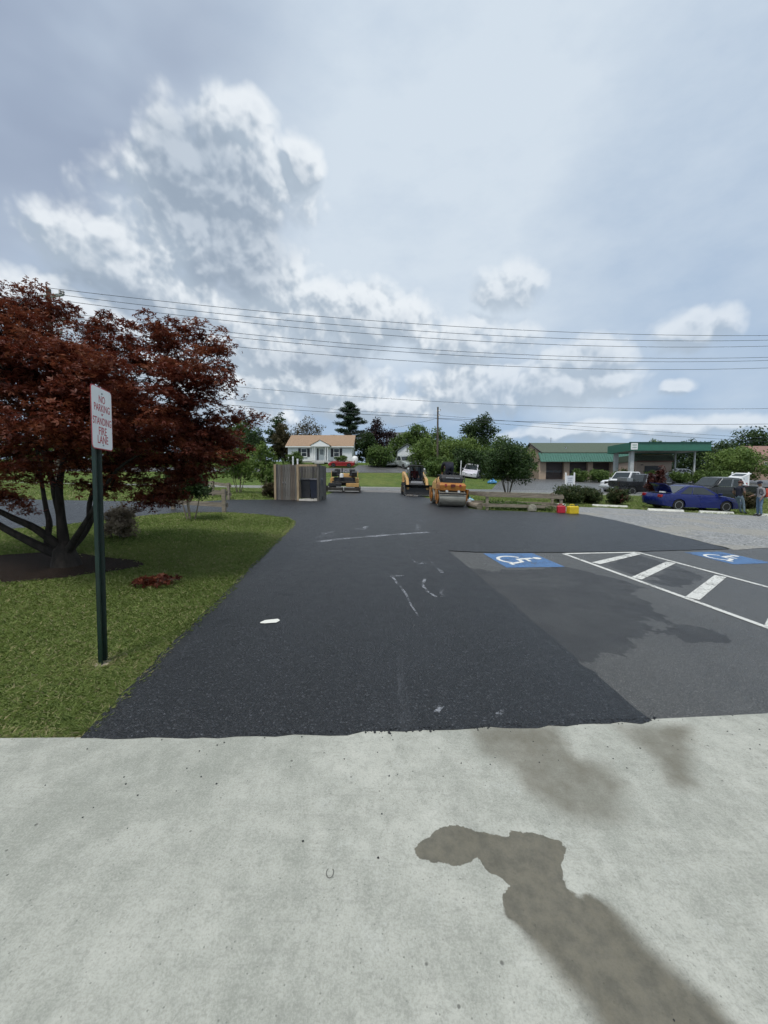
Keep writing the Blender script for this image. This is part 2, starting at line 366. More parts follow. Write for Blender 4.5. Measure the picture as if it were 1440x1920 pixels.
def grassground():
    m, t, p = mat('turf'); co = ocoord(t)
    n0 = noise(t, co, .22, 5, .6); n1 = noise(t, co, 1.6, 6, .68); n2 = noise(t, co, 22.0, 4, .75)
    c = mixc(t, ss(t, .3, .7, n1), (.05, .085, .018), (.12, .17, .04))
    c = mixc(t, ma(t, 'MULTIPLY', ss(t, .45, .68, n0), .45), c, (.18, .19, .06))
    c = mixc(t, ma(t, 'MULTIPLY', ss(t, .5, .7, n2), .5), c, (.045, .065, .016))
    t.links.new(c, p.inputs['Base Color']); p.inputs['Roughness'].default_value = .9; p.inputs['Specular IOR Level'].default_value = .15
    bump(t, p, n2, .9, .05); return m
M_TURF = grassground()
M_MULCH = plain('bark_mulch', (.022, .015, .011), .95, var=.5, scale=45, bump=.9, spec=.1)
M_DIRT = plain('dry_verge', (.20, .165, .105), .95, var=.35, scale=28, bump=.7, spec=.1)

# ---------------------------------------------------------------- ground sheets
def grid_lines(lo, hi, near, step, grow):
    a = list(np.arange(-near, near + 1e-6, step)); s = step
    while a[-1] < hi: s *= grow; a.append(a[-1] + s)
    s = step
    while a[0] > lo: s *= grow; a.insert(0, a[0] - s)
    return np.array(a)
gx = grid_lines(-900, 900, 62, 1.0, 1.35); gy = np.concatenate([np.arange(-14, 80, 1.0), 80 * 1.09 ** np.arange(0, 32)])
X, Y = np.meshgrid(gx, gy); Z = Hn(X, Y)
nx, ny = len(gx), len(gy)
idx = np.arange(nx * ny).reshape(ny, nx)
Fq = np.stack([idx[:-1, :-1], idx[:-1, 1:], idx[1:, 1:], idx[1:, :-1]], -1).reshape(-1, 4)
tag(mesh_np('ground', np.stack([X, Y, Z], -1).reshape(-1, 3), Fq, M_TURF, smooth=True), 'green lawn and verge sloping up past the road to the houses', 'ground', kind='structure')

def sdf(P, poly):
    """signed distance of points to an outline, positive inside"""
    P = np.asarray(P, float); A = np.array(poly, float); B = np.roll(A, -1, 0)
    d = np.full(len(P), 1e9); ins = np.zeros(len(P), bool)
    for a, b in zip(A, B):
        e = b - a; w = P - a; k = np.clip((w @ e) / (e @ e + 1e-12), 0, 1)
        d = np.minimum(d, np.hypot(*(w - k[:, None] * e).T))
        c = (a[1] > P[:, 1]) != (b[1] > P[:, 1])
        with np.errstate(divide='ignore', invalid='ignore'):
            ins ^= c & (P[:, 0] < (b[0] - a[0]) * (P[:, 1] - a[1]) / (b[1] - a[1] + 1e-12) + a[0])
    return np.where(ins, d, -d)
def smooth_poly(p, n=4):
    """rounds an open or closed outline (Catmull-Rom)"""
    p = [Vector((*q, 0)) for q in p]; out = []
    for i in range(len(p)):
        a, b, c, d = (p[(i + k) % len(p)] for k in (-1, 0, 1, 2))
        for k in range(n):
            u = k / n
            q = .5 * (2 * b + (c - a) * u + (2 * a - 5 * b + 4 * c - d) * u * u + (3 * b - a - 3 * c + d) * u ** 3)
            out.append((q.x, q.y))
    return out
def rough_edge(p, step, amp, seed=0):
    r = random.Random(seed); out = []
    for a, b in zip(p, p[1:] + p[:1]):
        L = math.hypot(b[0] - a[0], b[1] - a[1]); n = max(1, min(160, int(L / step)))
        for k in range(n):
            u = k / n; out.append((a[0] + (b[0] - a[0]) * u + r.gauss(0, amp), a[1] + (b[1] - a[1]) * u + r.gauss(0, amp)))
    return out
def sheet(name, poly, off, m, step=1.0, skirt=0.0, attrs=None, parent=None):
    bm = bmesh.new()
    vs = [bm.verts.new((x, y, 0)) for x, y in poly]; bm.faces.new(vs); bm.normal_update(); bmesh.ops.triangulate(bm, faces=bm.faces[:], ngon_method='EAR_CLIP')
    xs = [p[0] for p in poly]; ys = [p[1] for p in poly]
    for lo, hi, nrm in ((min(xs), max(xs), (1, 0, 0)), (min(ys), max(ys), (0, 1, 0))):
        k = math.floor(lo / step) + 1
        while k * step < hi - 1e-6:
            co = (k * step, 0, 0) if nrm[0] else (0, k * step, 0)
            bmesh.ops.bisect_plane(bm, geom=bm.verts[:] + bm.edges[:] + bm.faces[:], plane_co=co, plane_no=nrm, dist=1e-6); k += 1
    bmesh.ops.dissolve_degenerate(bm, dist=1e-6, edges=bm.edges[:])
    for v in bm.verts: v.co.z = H(v.co.x, v.co.y) + off
    bmesh.ops.recalc_face_normals(bm, faces=bm.faces)
    if sum(f.normal.z for f in bm.faces) < 0: bmesh.ops.reverse_faces(bm, faces=bm.faces[:])
    if skirt:
        be = [e for e in bm.edges if e.is_boundary]
        r = bmesh.ops.extrude_edge_only(bm, edges=be)
        for v in r['geom']:
            if isinstance(v, bmesh.types.BMVert): v.co.z -= skirt
    me = bpy.data.meshes.new(name); bm.to_mesh(me); bm.free(); me.materials.append(m)
    if attrs:
        n = len(me.vertices); P = np.zeros(n * 3); me.vertices.foreach_get('co', P); P = P.reshape(-1, 3)
        for an, fn in attrs.items():
            a = me.attributes.new(an, 'FLOAT', 'POINT'); a.data.foreach_set('value', np.asarray(fn(P[:, :2]), np.float32))
    o = bpy.data.objects.new(name, me); link(o, parent); return o

CONC_EDGE = [(-8, 1.38), (-2.01, 1.92), (-1.58, 1.95), (-0.79, 2.02), (0.0, 2.1), (0.53, 2.16), (1.16, 2.24), (1.64, 2.29), (2.49, 2.4), (8, 2.95)]
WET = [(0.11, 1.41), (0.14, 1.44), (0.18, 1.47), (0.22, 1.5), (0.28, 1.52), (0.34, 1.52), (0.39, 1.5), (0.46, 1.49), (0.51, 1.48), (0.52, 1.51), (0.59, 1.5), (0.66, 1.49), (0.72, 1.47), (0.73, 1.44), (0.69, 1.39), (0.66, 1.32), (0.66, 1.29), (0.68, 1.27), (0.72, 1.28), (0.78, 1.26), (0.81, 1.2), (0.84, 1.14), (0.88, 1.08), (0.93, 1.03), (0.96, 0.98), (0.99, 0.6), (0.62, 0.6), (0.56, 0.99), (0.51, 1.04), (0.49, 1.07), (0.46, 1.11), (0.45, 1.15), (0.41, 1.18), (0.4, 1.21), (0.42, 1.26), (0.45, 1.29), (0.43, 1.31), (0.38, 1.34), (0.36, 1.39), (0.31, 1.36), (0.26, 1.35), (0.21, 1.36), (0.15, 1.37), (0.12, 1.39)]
DAMP1 = [(0.52, 2.16), (1.03, 2.2), (1.01, 1.94), (1.17, 1.89), (1.16, 1.76), (1.07, 1.61), (0.94, 1.56), (0.81, 1.58), (0.69, 1.69), (0.65, 1.85), (0.51, 1.95)]
DAMP2 = [(1.37, 2.23), (1.86, 2.24), (1.51, 1.78), (1.4, 1.77), (1.45, 2.0), (1.38, 2.12)]
SLAB = tag(sheet('concrete_pavement', [(-2.9, .3)] + CONC_EDGE[1:-1] + [(3.4, 2.49), (3.4, .3)], .028, M_CONC, .03, attrs={
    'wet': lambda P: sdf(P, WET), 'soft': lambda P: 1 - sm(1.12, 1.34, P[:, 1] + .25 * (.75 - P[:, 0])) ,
    'damp': lambda P: np.maximum(sdf(P, DAMP1), sdf(P, DAMP2))}), 'pale concrete apron in the foreground with a dark wet patch', 'pavement', kind='structure')
tag(sheet('concrete_pavement', [(-8, 1.38), (-2.9, 1.838), (-2.9, .3), (3.4, .3), (3.4, 2.49), (8, 2.95), (8, -6), (-8, -6)], .028, M_CONC, 1.0, attrs={
    'wet': lambda P: P[:, 0] * 0 - 1, 'soft': lambda P: P[:, 0] * 0, 'damp': lambda P: P[:, 0] * 0 - 1}), 'pale concrete apron running on beside the foreground slab', 'pavement', kind='structure')

ISLAND = [(-1.6, 1.95), (-1.66, 2.45), (-1.73, 3.12), (-1.78, 3.92), (-1.95, 5.54), (-2.14, 7.64), (-2.3, 9.42), (-2.48, 10.36), (-2.88, 11.19), (-3.57, 11.64), (-4.82, 11.93), (-6.13, 11.29), (-6.9, 9.53), (-7.1, 8.2), (-8.2, 7.0), (-9.5, 6.2)]
SEAM = [(1.64, 2.29), (1.58, 3.06), (1.48, 4.37), (1.22, 7.25)]
DRIVE = [(-1.6, 1.93), (-0.79, 2.0), (0.0, 2.08), (0.53, 2.14), (1.16, 2.22), (1.64, 2.27)] + SEAM[1:] + \
    [(1.82, 7.24), (3.56, 7.55), (5.31, 7.97), (7.9, 8.75), (8.05, 9.5), (8.25, 11.5), (8.6, 14.2), (8.5, 16.2), (7.1, 16.5), (4.2, 16.4), (3.75, 16.9), (4.1, 19.9), (2.6, 23.5), (2.4, 29.5), (-3.6, 29.0),
     (-3.3, 19.2), (-4.97, 17.4), (-6.65, 16.45), (-7.2, 14.9), (-9.5, 14.0), (-12.0, 13.3), (-14.4, 14.4), (-24, 18), (-24, 11), (-12.5, 6.3), (-11, 5.6)] + ISLAND[::-1][:-1]
DRIVE = rough_edge(DRIVE, .09, .009, 3)
tag(sheet('driveway', DRIVE, .030, M_NEW, .5, skirt=.05), 'freshly laid black asphalt driveway leading to the road', 'driveway', kind='structure')
AD = [(1.68, 5.87), (3.0, 6.35), (3.4, 5.86), (3.62, 5.27), (3.2, 4.93), (3.28, 4.61), (3.11, 4.33), (3.09, 4.07), (3.28, 3.85), (3.44, 3.68), (3.3, 3.57), (3.01, 3.48), (2.82, 3.55), (2.71, 3.67), (2.66, 3.71), (2.33, 3.51), (2.11, 3.23), (2.01, 3.22), (2.04, 3.35), (1.87, 3.21), (1.82, 3.13), (1.64, 3.04), (1.2, 3.13), (1.1, 3.53), (.9, 6.2)]
AI = [(2.87, 4.2), (2.98, 4.15), (2.94, 3.85), (2.77, 3.78), (2.7, 3.91)]
AD2 = [(3.87, 6.56), (5.07, 7.77), (5.19, 6.94), (3.95, 5.82)]; AD3 = [(3.89, 5.58), (5.14, 6.77), (5.12, 5.98), (4.17, 5.34)]
OLD = [(1.6, 2.25), (2.49, 2.38), (8, 2.92), (9.6, 9.3), (7.9, 8.8), (5.31, 8.0), (3.56, 7.6), (1.15, 7.3)]
LOT = tag(sheet('parking_lot', OLD, .016, M_OLD, .12, attrs={'damp': lambda P: np.maximum(np.minimum(np.maximum(sdf(P, AD), np.maximum(sdf(P, AD2), sdf(P, AD3))), -sdf(P, AI)), -.5)}),
    'older grey asphalt parking bays with painted lines and damp patches', 'parking lot', kind='structure')
GRAV = [(8.0, 8.7), (8.25, 11.5), (8.55, 14.2), (8.45, 16.1), (8.2, 18.2), (9.2, 20.4), (12, 20.9), (16, 20.1), (21, 19.4), (34, 18), (34, 6), (12, 6), (9.4, 9.2)]
tag(sheet('gravel_lot', rough_edge(GRAV, .4, .05, 5), .022, M_GRAVEL, 1.0), 'pale grey gravel parking area by the white wheel stops', 'gravel lot', kind='structure')
def wave(x0, x1, y, n=40, a=0.0): return [(x0 + (x1 - x0) * i / n, y + a * math.sin(i * 1.3)) for i in range(n + 1)]
tag(sheet('road', wave(-160, 160, 33.2, 60) + wave(160, -160, 41.0, 60), .03, M_ROAD, 2.0, skirt=.1), 'grey two lane road crossing behind the driveway', 'road', kind='structure')
tag(sheet('torn_up_apron', rough_edge([(-4.2, 28.6), (3.2, 29.2), (4.4, 33.3), (-5.4, 33.3)], .5, .08, 9), .036, plain('milled_base', (.16, .155, .15), .95, var=.35, scale=9, bump=.8), 1.0), 'rough grey unpaved strip between the driveway and the road', 'apron', kind='structure')
tag(sheet('side_street', [(-46, 50.2), (3, 52.6), (13, 51.5), (13.5, 54.0), (8.2, 57.4), (6.5, 60.5), (-4, 60.0), (-4.5, 56.6), (-46, 54.2)], .05, M_FORE, 1.0, skirt=.1), 'dark side street climbing past the red car and shed', 'street', kind='structure')
tag(sheet('forecourt', [(11.5, 41.0), (90, 41.0), (90, 74), (24, 74), (19, 60)], .04, M_FORE, 2.0, skirt=.1), 'grey asphalt forecourt of the green canopied filling station', 'forecourt', kind='structure')
M_KERB = plain('kerb_concrete', (.42, .42, .40), .85, var=.15, scale=12, bump=.3)
for nm, x0, x1, y, lab in (('kerb', -60, -5.6, 33.05, 'pale kerb along the near side of the road, left of the driveway'), ('kerb', 4.6, 60, 33.05, 'pale kerb along the near side of the road, right of the driveway'), ('kerb', -60, 4.9, 41.15, 'pale kerb on the far side of the road below the white house lawn')):
    mb = MB(); n = 24
    for i in range(n):
        a = x0 + (x1 - x0) * i / n; b = x0 + (x1 - x0) * (i + 1) / n - .012
        za, zb = H(a, y), H(b, y)
        mb.add([(a, y - .12, za - .1), (a, y + .12, za - .1), (a, y + .12, za + .13), (a, y - .12, za + .13), (b, y - .12, zb - .1), (b, y + .12, zb - .1), (b, y + .12, zb + .13), (b, y - .12, zb + .13)],
               [(0, 1, 2, 3), (7, 6, 5, 4), (0, 3, 7, 4), (1, 5, 6, 2), (3, 2, 6, 7)])
    tag(mb.build(nm, M_KERB), lab, 'kerb', kind='structure')
# mulch ring under the maple
ring = [(-4.75 + (1.25 + .12 * math.sin(3 * k * .26) + .06 * math.sin(k * 1.9)) * math.cos(k * 2 * math.pi / 24), 5.2 + (.72 + .1 * math.sin(k * 1.1)) * math.sin(k * 2 * math.pi / 24)) for k in range(24)]
tag(sheet('mulch_bed', ring, .02, M_MULCH, .25), 'dark bark mulch bed round the foot of the red maple', 'mulch bed', kind='structure')

# ---------------------------------------------------------------- painted markings: parts of the parking lot and the driveway
def paint(name, col, wear=.35, cover=1.0):
    m, t, p = mat(name); co = ocoord(t)
    n = noise(t, co, 38.0, 5, .7); n2 = noise(t, co, 3.0, 4, .6)
    w = ss(t, .50, .64, ma(t, 'ADD', n, ma(t, 'MULTIPLY', ma(t, 'SUBTRACT', n2, .5), .5)))
    c = mixc(t, ss(t, .3, .7, n2), tuple(k * .86 for k in col), col)
    t.links.new(c, p.inputs['Base Color']); p.inputs['Roughness'].default_value = .7
    a = ma(t, 'MULTIPLY', ma(t, 'SUBTRACT', 1.0, ma(t, 'MULTIPLY', w, wear)), cover)
    t.links.new(a, p.inputs['Alpha']); return m
M_LINE = paint('white_line_paint', (.66, .66, .62), .75); M_BLUE = paint('blue_panel_paint', (.10, .22, .44), .8, .82); M_SYM = paint('symbol_paint', (.74, .74, .70), .4)
def strip(a, b, w):
    a = Vector(a); b = Vector(b); d = (b - a).normalized(); n = Vector((-d.y, d.x)) * w / 2
    return [tuple(a - n), tuple(b - n), tuple(b + n), tuple(a + n)]
def pline(pts, w):
    P = [Vector(p) for p in pts]; l = []; r = []
    for i, p in enumerate(P):
        d = (P[min(i + 1, len(P) - 1)] - P[max(i - 1, 0)]).normalized(); n = Vector((-d.y, d.x))
        ww = w[i] if isinstance(w, (list, tuple)) else w
        l.append(tuple(p + n * ww / 2)); r.append(tuple(p - n * ww / 2))
    return r + l[::-1]
E1 = ((3.51, 7.44), (4.15, 3.0)); E2 = ((5.27, 7.93), (5.95, 3.4))
for a, b in (E1, E2): sheet('painted_line', strip(a, b, .085), .021, M_LINE, .25, parent=LOT)
sheet('painted_line', strip((3.56, 7.45), (5.25, 7.90), .085), .0215, M_LINE, .25, parent=LOT)
for a, b in (((3.70, 6.66), (5.22, 7.80)), ((3.80, 5.72), (5.32, 7.03)), ((3.93, 4.82), (5.44, 6.12)), ((4.02, 3.88), (5.57, 5.2))):
    d = (Vector(b) - Vector(a)).normalized() * .03
    sheet('painted_line', strip(Vector(a) + d, Vector(b) - d, .145), .0225, M_LINE, .25, parent=LOT)
def symbol(o, ex, ey, sc):
    """wheelchair emblem on its blue square: o is the centre, ex to the right of the reader, ey up"""
    o = Vector(o); ex = Vector(ex).normalized(); ey = Vector(ey).normalized()
    def q(pts): return [tuple(o + ex * x * sc + ey * y * sc) for x, y in pts]
    def P(nm, pts, off, m): sheet(nm, pts, off, m, .3, parent=LOT)
    P('blue_panel', q([(-.62, -.60), (.60, -.62), (.62, .62), (-.60, .60)]), .021, M_BLUE)
    head = [(-.10 + .095 * math.cos(k * .6283), .42 + .095 * math.sin(k * .6283)) for k in range(10)]
    P('accessible_emblem', q(head), .0255, M_SYM)
    P('accessible_emblem', q(pline([(-.10, .30), (-.06, .10), (-.03, -.06), (.18, -.07), (.25, -.22), (.33, -.40), (.42, -.37)], [.10, .10, .11, .09, .09, .085, .07])), .0252, M_SYM)
    P('accessible_emblem', q(pline([(-.08, .13), (.16, .12)], .07)), .0249, M_SYM)
    arc = [(-.02 + .29 * math.cos(R(a)), -.20 + .29 * math.sin(R(a))) for a in range(125, 345, 14)]
    P('accessible_emblem', q(pline(arc, .075)), .0246, M_SYM)
symbol((2.43, 6.73), (.12, -1.0), (.99, .22), .86)
symbol((6.95, 7.72), (.12, -1.0), (.99, .28), .86)

def chalk(name, col, lo, hi, k):
    m, t, p = mat(name); co = ocoord(t); n = noise(t, co, 30.0, 5, .72); n2 = noise(t, co, 4.0, 3, .6)
    p.inputs['Base Color'].default_value = (*col, 1); p.inputs['Roughness'].default_value = .9
    t.links.new(ma(t, 'MULTIPLY', ss(t, lo, hi, ma(t, 'ADD', n, ma(t, 'MULTIPLY', ma(t, 'SUBTRACT', n2, .5), .6))), k), p.inputs['Alpha']); return m
M_CH = chalk('chalk_scuff', (.46, .48, .52), .40, .66, .55); M_CH2 = chalk('faint_chalk', (.42, .44, .48), .48, .74, .42); M_WHITE_MARK = chalk('white_spray', (.72, .72, .66), .22, .36, .97)
DR = bpy.data.objects['driveway']
for i, (pts, w, m) in enumerate([([(-1.31, 7.6), (-0.98, 7.93), (-0.42, 8.38), (0.28, 8.87), (1.1, 9.41)], .14, M_CH), ([(-1.37, 7.94), (-1.36, 8.74), (-1.22, 9.0), (-1.14, 8.17)], .13, M_CH2),
     ([(-0.71, 9.49), (-0.51, 9.47), (-0.46, 9.96)], .12, M_CH), ([(0.08, 5.27), (0.27, 5.34)], .055, M_CH), ([(0.12, 5.24), (0.18, 4.91), (0.26, 4.54), (0.3, 4.13), (0.35, 3.83)], [.035, .035, .03, .025, .02], M_CH),
     ([(0.27, 4.43), (0.39, 4.34)], .025, M_CH2), ([(0.56, 5.2), (0.5, 4.88), (0.54, 4.61), (0.62, 4.45)], .04, M_CH), ([(0.74, 4.78), (0.69, 4.46)], .07, M_CH2), ([(0.75, 6.6), (0.8, 5.96), (0.86, 5.56)], .06, M_CH2),
     ([(0.49, 6.44), (0.55, 6.23), (0.62, 6.03)], .16, M_CH2), ([(0.88, 11.64), (1.47, 11.83)], .16, M_CH2), ([(1.01, 10.98), (0.83, 9.45), (1.03, 9.5)], .14, M_CH2), ([(.32, 2.26), (.36, 2.33)], .035, M_CH), ([(.50, 2.27), (.52, 2.36)], .03, M_CH2), ([(.68, 2.25), (.74, 2.3)], .03, M_CH)]):
    sheet('chalk_mark', pline(pts, w), .0345 + .0004 * i, m, .5, parent=DR)
sheet('white_spray_mark', [(-1.16, 3.52), (-1.13, 3.575), (-1.02, 3.62), (-0.99, 3.58), (-1.01, 3.53), (-1.11, 3.5), (-1.15, 3.5)], .035, M_WHITE_MARK, .5, parent=DR)

sheet('horseshoe_stain', pline([(-.197 + .013 * math.cos(R(a)), 1.312 + .018 * math.sin(R(a))) for a in range(-230, 70, 20)], .004), .0295, plain('dark_stain', (.14, .14, .125), .9), .5, parent=SLAB)

# ---------------------------------------------------------------- vegetation
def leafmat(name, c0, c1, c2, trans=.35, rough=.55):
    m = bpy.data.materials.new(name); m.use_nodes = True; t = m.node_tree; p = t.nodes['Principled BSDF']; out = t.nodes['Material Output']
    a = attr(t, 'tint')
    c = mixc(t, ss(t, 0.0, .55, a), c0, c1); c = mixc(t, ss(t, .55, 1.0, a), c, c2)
    t.links.new(c, p.inputs['Base Color']); p.inputs['Roughness'].default_value = rough; p.inputs['Specular IOR Level'].default_value = .3
    tr = nd(t, 'ShaderNodeBsdfTranslucent', {'Color': c})
    mx = nd(t, 'ShaderNodeMixShader', {0: trans, 1: p.outputs[0], 2: tr.outputs[0]})
    t.links.new(mx.outputs[0], out.inputs['Surface']); return m
def unit(v): return v / np.maximum(np.linalg.norm(v, axis=-1, keepdims=True), 1e-6)
def leaves(name, P, size, m, parent, tint, up=.4, kind='kite', aspect=.6):
    """one small leaf-shaped face (or three lobes of one leaf) at each point"""
    n = len(P); nrm = unit(rng.normal(size=(n, 3)) + np.array([0, 0, up * 3]))
    d = unit(np.cross(nrm, rng.normal(size=(n, 3)))); s = np.cross(nrm, d)
    L = (size * rng.uniform(.65, 1.35, n))[:, None]
    if kind == 'kite':
        V = np.stack([P - d * L * .5, P + s * L * aspect * .5, P + d * L * .55 + nrm * L * .08, P - s * L * aspect * .5], 1).reshape(-1, 3)
        Fc = np.arange(n * 4).reshape(-1, 4); tt = tint
    else:                                    # palmate: three narrow lobes from one stalk
        Vs = []
        for a, k in ((0, 1.0), (.95, .8), (-.95, .8)):
            e = d * math.cos(a) + s * math.sin(a); f = np.cross(nrm, e)
            Vs.append(np.stack([P, P + e * L * .5 * k + f * L * .17, P + e * L * k - nrm * L * .18, P + e * L * .5 * k - f * L * .17], 1))
        V = np.stack(Vs, 1).reshape(-1, 3); Fc = np.arange(n * 12).reshape(-1, 4); tt = np.repeat(tint, 3)
    return mesh_np(name, V, Fc, m, parent, attrs={'tint': ('FACE', np.clip(tt, 0, 1))})
def sprays(clumps, n, per, r, flat=1.0, shell=.45, droop=0.0, jag=1.0):
    """leaf points: n clusters spread through ellipsoid clumps (cx,cy,cz,rh,rv), each with a random tint, lightened towards the clump top as top light"""
    cl = np.array(clumps, float); w = cl[:, 3] ** 2 * cl[:, 4]; w = w ** .8; w /= w.sum()
    k = rng.choice(len(cl), n, p=w); c = cl[k]
    d = unit(rng.normal(size=(n, 3))); rad = rng.uniform(0, 1, n) ** shell * jag
    C = c[:, :3] + d * rad[:, None] * np.stack([c[:, 3], c[:, 3], c[:, 4]], 1)
    st = rng.uniform(0, 1, n) * .6 + .4 * np.clip((C[:, 2] - c[:, 2]) / c[:, 4] * .5 + .5, 0, 1)  # part random, part top light put into the colour: upper clusters lighter
    q = unit(rng.normal(size=(n, per, 3))) * rng.uniform(.1, 1, (n, per, 1)) ** .6
    q *= (r * rng.uniform(.6, 1.3, n))[:, None, None]; q[..., 2] *= flat
    rh = np.hypot(q[..., 0], q[..., 1]); q[..., 2] -= droop * rh
    P = (C[:, None] + q).reshape(-1, 3)
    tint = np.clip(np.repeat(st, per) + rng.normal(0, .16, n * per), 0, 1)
    return P, tint, C
def limb(mb, pts, r0, r1, n=7, seg=5):
    P = [Vector(p) for p in pts]; out = []
    for i in range(len(P) - 1):
        a, b, c, d = P[max(i - 1, 0)], P[i], P[i + 1], P[min(i + 2, len(P) - 1)]
        for k in range(seg):
            u = k / seg; out.append(.5 * (2 * b + (c - a) * u + (2 * a - 5 * b + 4 * c - d) * u * u + (3 * b - a - 3 * c + d) * u ** 3))
    out.append(P[-1]); m = len(out)
    mb.tube(out, [r0 + (r1 - r0) * (i / (m - 1)) ** .8 for i in range(m)], n)
    return out
M_BARK = plain('grey_brown_bark', (.085, .072, .058), .92, var=.4, scale=14, bump=.8, spec=.15, streak=(1, 1, .25))
M_BARK_L = plain('pale_stem_bark', (.21, .175, .13), .9, var=.3, scale=18, bump=.5, spec=.15)
M_MAPLE = leafmat('red_maple_leaf', (.058, .013, .009), (.132, .032, .018), (.215, .072, .034), .34)
M_DARK = leafmat('dark_green_leaf', (.020, .040, .013), (.038, .070, .022), (.07, .115, .036))
M_MID = leafmat('mid_green_leaf', (.048, .088, .021), (.096, .158, .038), (.160, .225, .065))
M_LIGHT = leafmat('light_green_leaf', (.07, .125, .026), (.14, .21, .050), (.215, .29, .085))
M_OLIVE = leafmat('olive_brown_leaf', (.045, .040, .018), (.085, .075, .035), (.13, .105, .06))
M_PLUM = leafmat('dark_plum_leaf', (.016, .010, .012), (.032, .018, .020), (.055, .030, .030))
M_PINE = leafmat('pine_needle', (.014, .032, .016), (.028, .056, .026), (.05, .085, .04), .2)
M_ROSE = leafmat('rose_leaf', (.028, .048, .016), (.055, .082, .028), (.12, .11, .05))
M_BURG = leafmat('burgundy_leaf', (.035, .012, .010), (.075, .022, .018), (.12, .04, .03))
M_GREYLEAF = leafmat('faded_leaf', (.15, .125, .085), (.26, .21, .15), (.36, .30, .23))

# --- the big red maple on the island lawn
bx, by = -4.39, 5.25; bz = H(bx, by)
maple = empty('maple_tree', (bx, by, bz), 0, 'large dark red maple with a low forked trunk behind the fire lane sign', 'tree')
CL = [(-5.35, 5.6, 3.80, 0.66, 0.42), (-5.6, 6.2, 4.34, 0.60, 0.30), (-3.99, 5.6, 3.98, 0.13, 0.30), (-3.98, 5.5, 3.60, 0.30, 0.2), (-3.87, 5.4, 3.25, 0.58, 0.32), (-3.18, 5.6, 3.52, 0.58, 0.34), (-2.67, 6.0, 3.80, 0.34, 0.22), (-2.39, 5.8, 3.44, 0.24, 0.24), (-2.42, 5.0, 2.92, 0.44, 0.33), (-2.98, 4.6, 2.69, 0.68, 0.36), (-4.05, 4.8, 2.87, 0.80, 0.44), (-4.05, 4.2, 2.8, 0.42, 0.52), (-3.8, 4.4, 2.16, 0.70, 0.30), (-2.99, 4.6, 2.19, 0.72, 0.31), (-2.53, 5.2, 2.35, 0.55, 0.30), (-2.30, 5.8, 2.14, 0.38, 0.25), (-2.17, 6.2, 2.64, 0.24, 0.10), (-2.60, 5.0, 1.93, 0.58, 0.17), (-4.25, 4.6, 1.79, 0.50, 0.2), (-3.66, 5.2, 1.85, 0.62, 0.18), (-3.28, 5.7, 1.62, 0.30, 0.27), (-4.72, 4.8, 1.38, 0.2, 0.13),
      (-5.6, 4.9, 3.0, .9, .6), (-6.0, 5.8, 2.4, .9, .6), (-4.6, 6.6, 2.7, .9, .5), (-3.4, 6.9, 2.4, .7, .4), (-3.10, 5.4, 1.50, .34, .22), (-3.0, 5.0, 1.38, .22, .16), (-3.55, 5.0, 1.58, .4, .16), (-4.9, 4.7, 1.55, .35, .18), (-4.6, 4.9, 1.30, .12, .16), (-2.75, 5.3, 1.72, .40, .16)]
CLl = [(x - bx, y - by, z - bz, a, b) for x, y, z, a, b in CL]
P, tint, C = sprays(CLl, 1850, 42, .19, .34, .5, .34, 1.10)
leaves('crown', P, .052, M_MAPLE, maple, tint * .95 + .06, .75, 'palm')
mb = MB()
mb.tube([(0, 0, -.08), (.0, 0, .03), (-.01, 0, .12), (-.02, .0, .24), (-.02, 0, .36)], [.23, .175, .150, .120, .05], 14)
for pts, r0, r1 in [([(-.03, 0, .14), (-.22, -.02, .23), (-.44, -.06, .36), (-.82, -.1, .60), (-1.2, -.2, 1.0), (-1.3, -.3, 1.7)], .085, .02), ([(-.2, 0, .24), (-.33, .1, .40), (-.38, .2, .59), (-.51, .3, .85), (-.75, .5, 1.5), (-.9, .6, 2.6)], .06, .015),
        ([(-.05, 0, .25), (-.22, -.2, .55), (-.44, -.35, .74), (-.62, -.5, 1.0), (-.4, -.7, 1.8)], .065, .015), ([(-.02, 0, .2), (-.05, .02, .48), (-.07, .03, .78), (-.10, .1, 1.25), (.1, .2, 2.2), (.3, .3, 3.1)], .085, .018),
        ([(.02, .05, .22), (.10, .15, .42), (.15, .25, .62), (.17, .3, .98), (.6, .3, 1.9), (1.2, .3, 2.6)], .06, .014), ([(.08, -.02, .25), (.17, .1, .42), (.29, .15, .68), (.40, .2, 1.0), (.9, .0, 1.6), (1.5, -.1, 1.9)], .055, .014),
        ([(.03, -.02, .18), (.2, -.1, .36), (.37, -.2, .51), (.62, -.3, .78), (1.1, -.5, 1.3), (1.6, -.5, 1.6)], .06, .012), ([(-.07, .03, .74), (-.19, .1, 1.0), (-.28, .15, 1.3), (-.6, .2, 2.2), (-.9, .5, 3.2)], .055, .014),
        ([(1.0, .1, 1.7), (1.6, .5, 1.75), (2.1, .8, 2.1), (2.25, .9, 2.2)], .02, .006), ([(-.3, .2, 1.4), (0.0, -.2, 2.0), (.35, .3, 3.4)], .03, .006), ([(1.0, .3, 2.3), (1.6, .6, 2.9), (1.85, .65, 3.2)], .018, .005)]:
    limb(mb, pts, r0, r1)
sel = rng.choice(len(C), 160, replace=False)
for i in sel:
    c = C[i]; c0 = CLl[int(np.argmin([np.linalg.norm(np.array(q[:3]) - c) for q in CLl]))]
    mb.tube([(c0[0], c0[1], c0[2] - .1), ((c0[0] + c[0]) / 2, (c0[1] + c[1]) / 2, (c0[2] + c[2]) / 2 + .04), tuple(c)], [.010, .007, .003], 4)
mb.build('trunk', plain('maple_bark', (.028, .024, .021), .9, var=.45, scale=16, bump=.9, spec=.2, streak=(1, 1, .2)), maple, smooth=60)

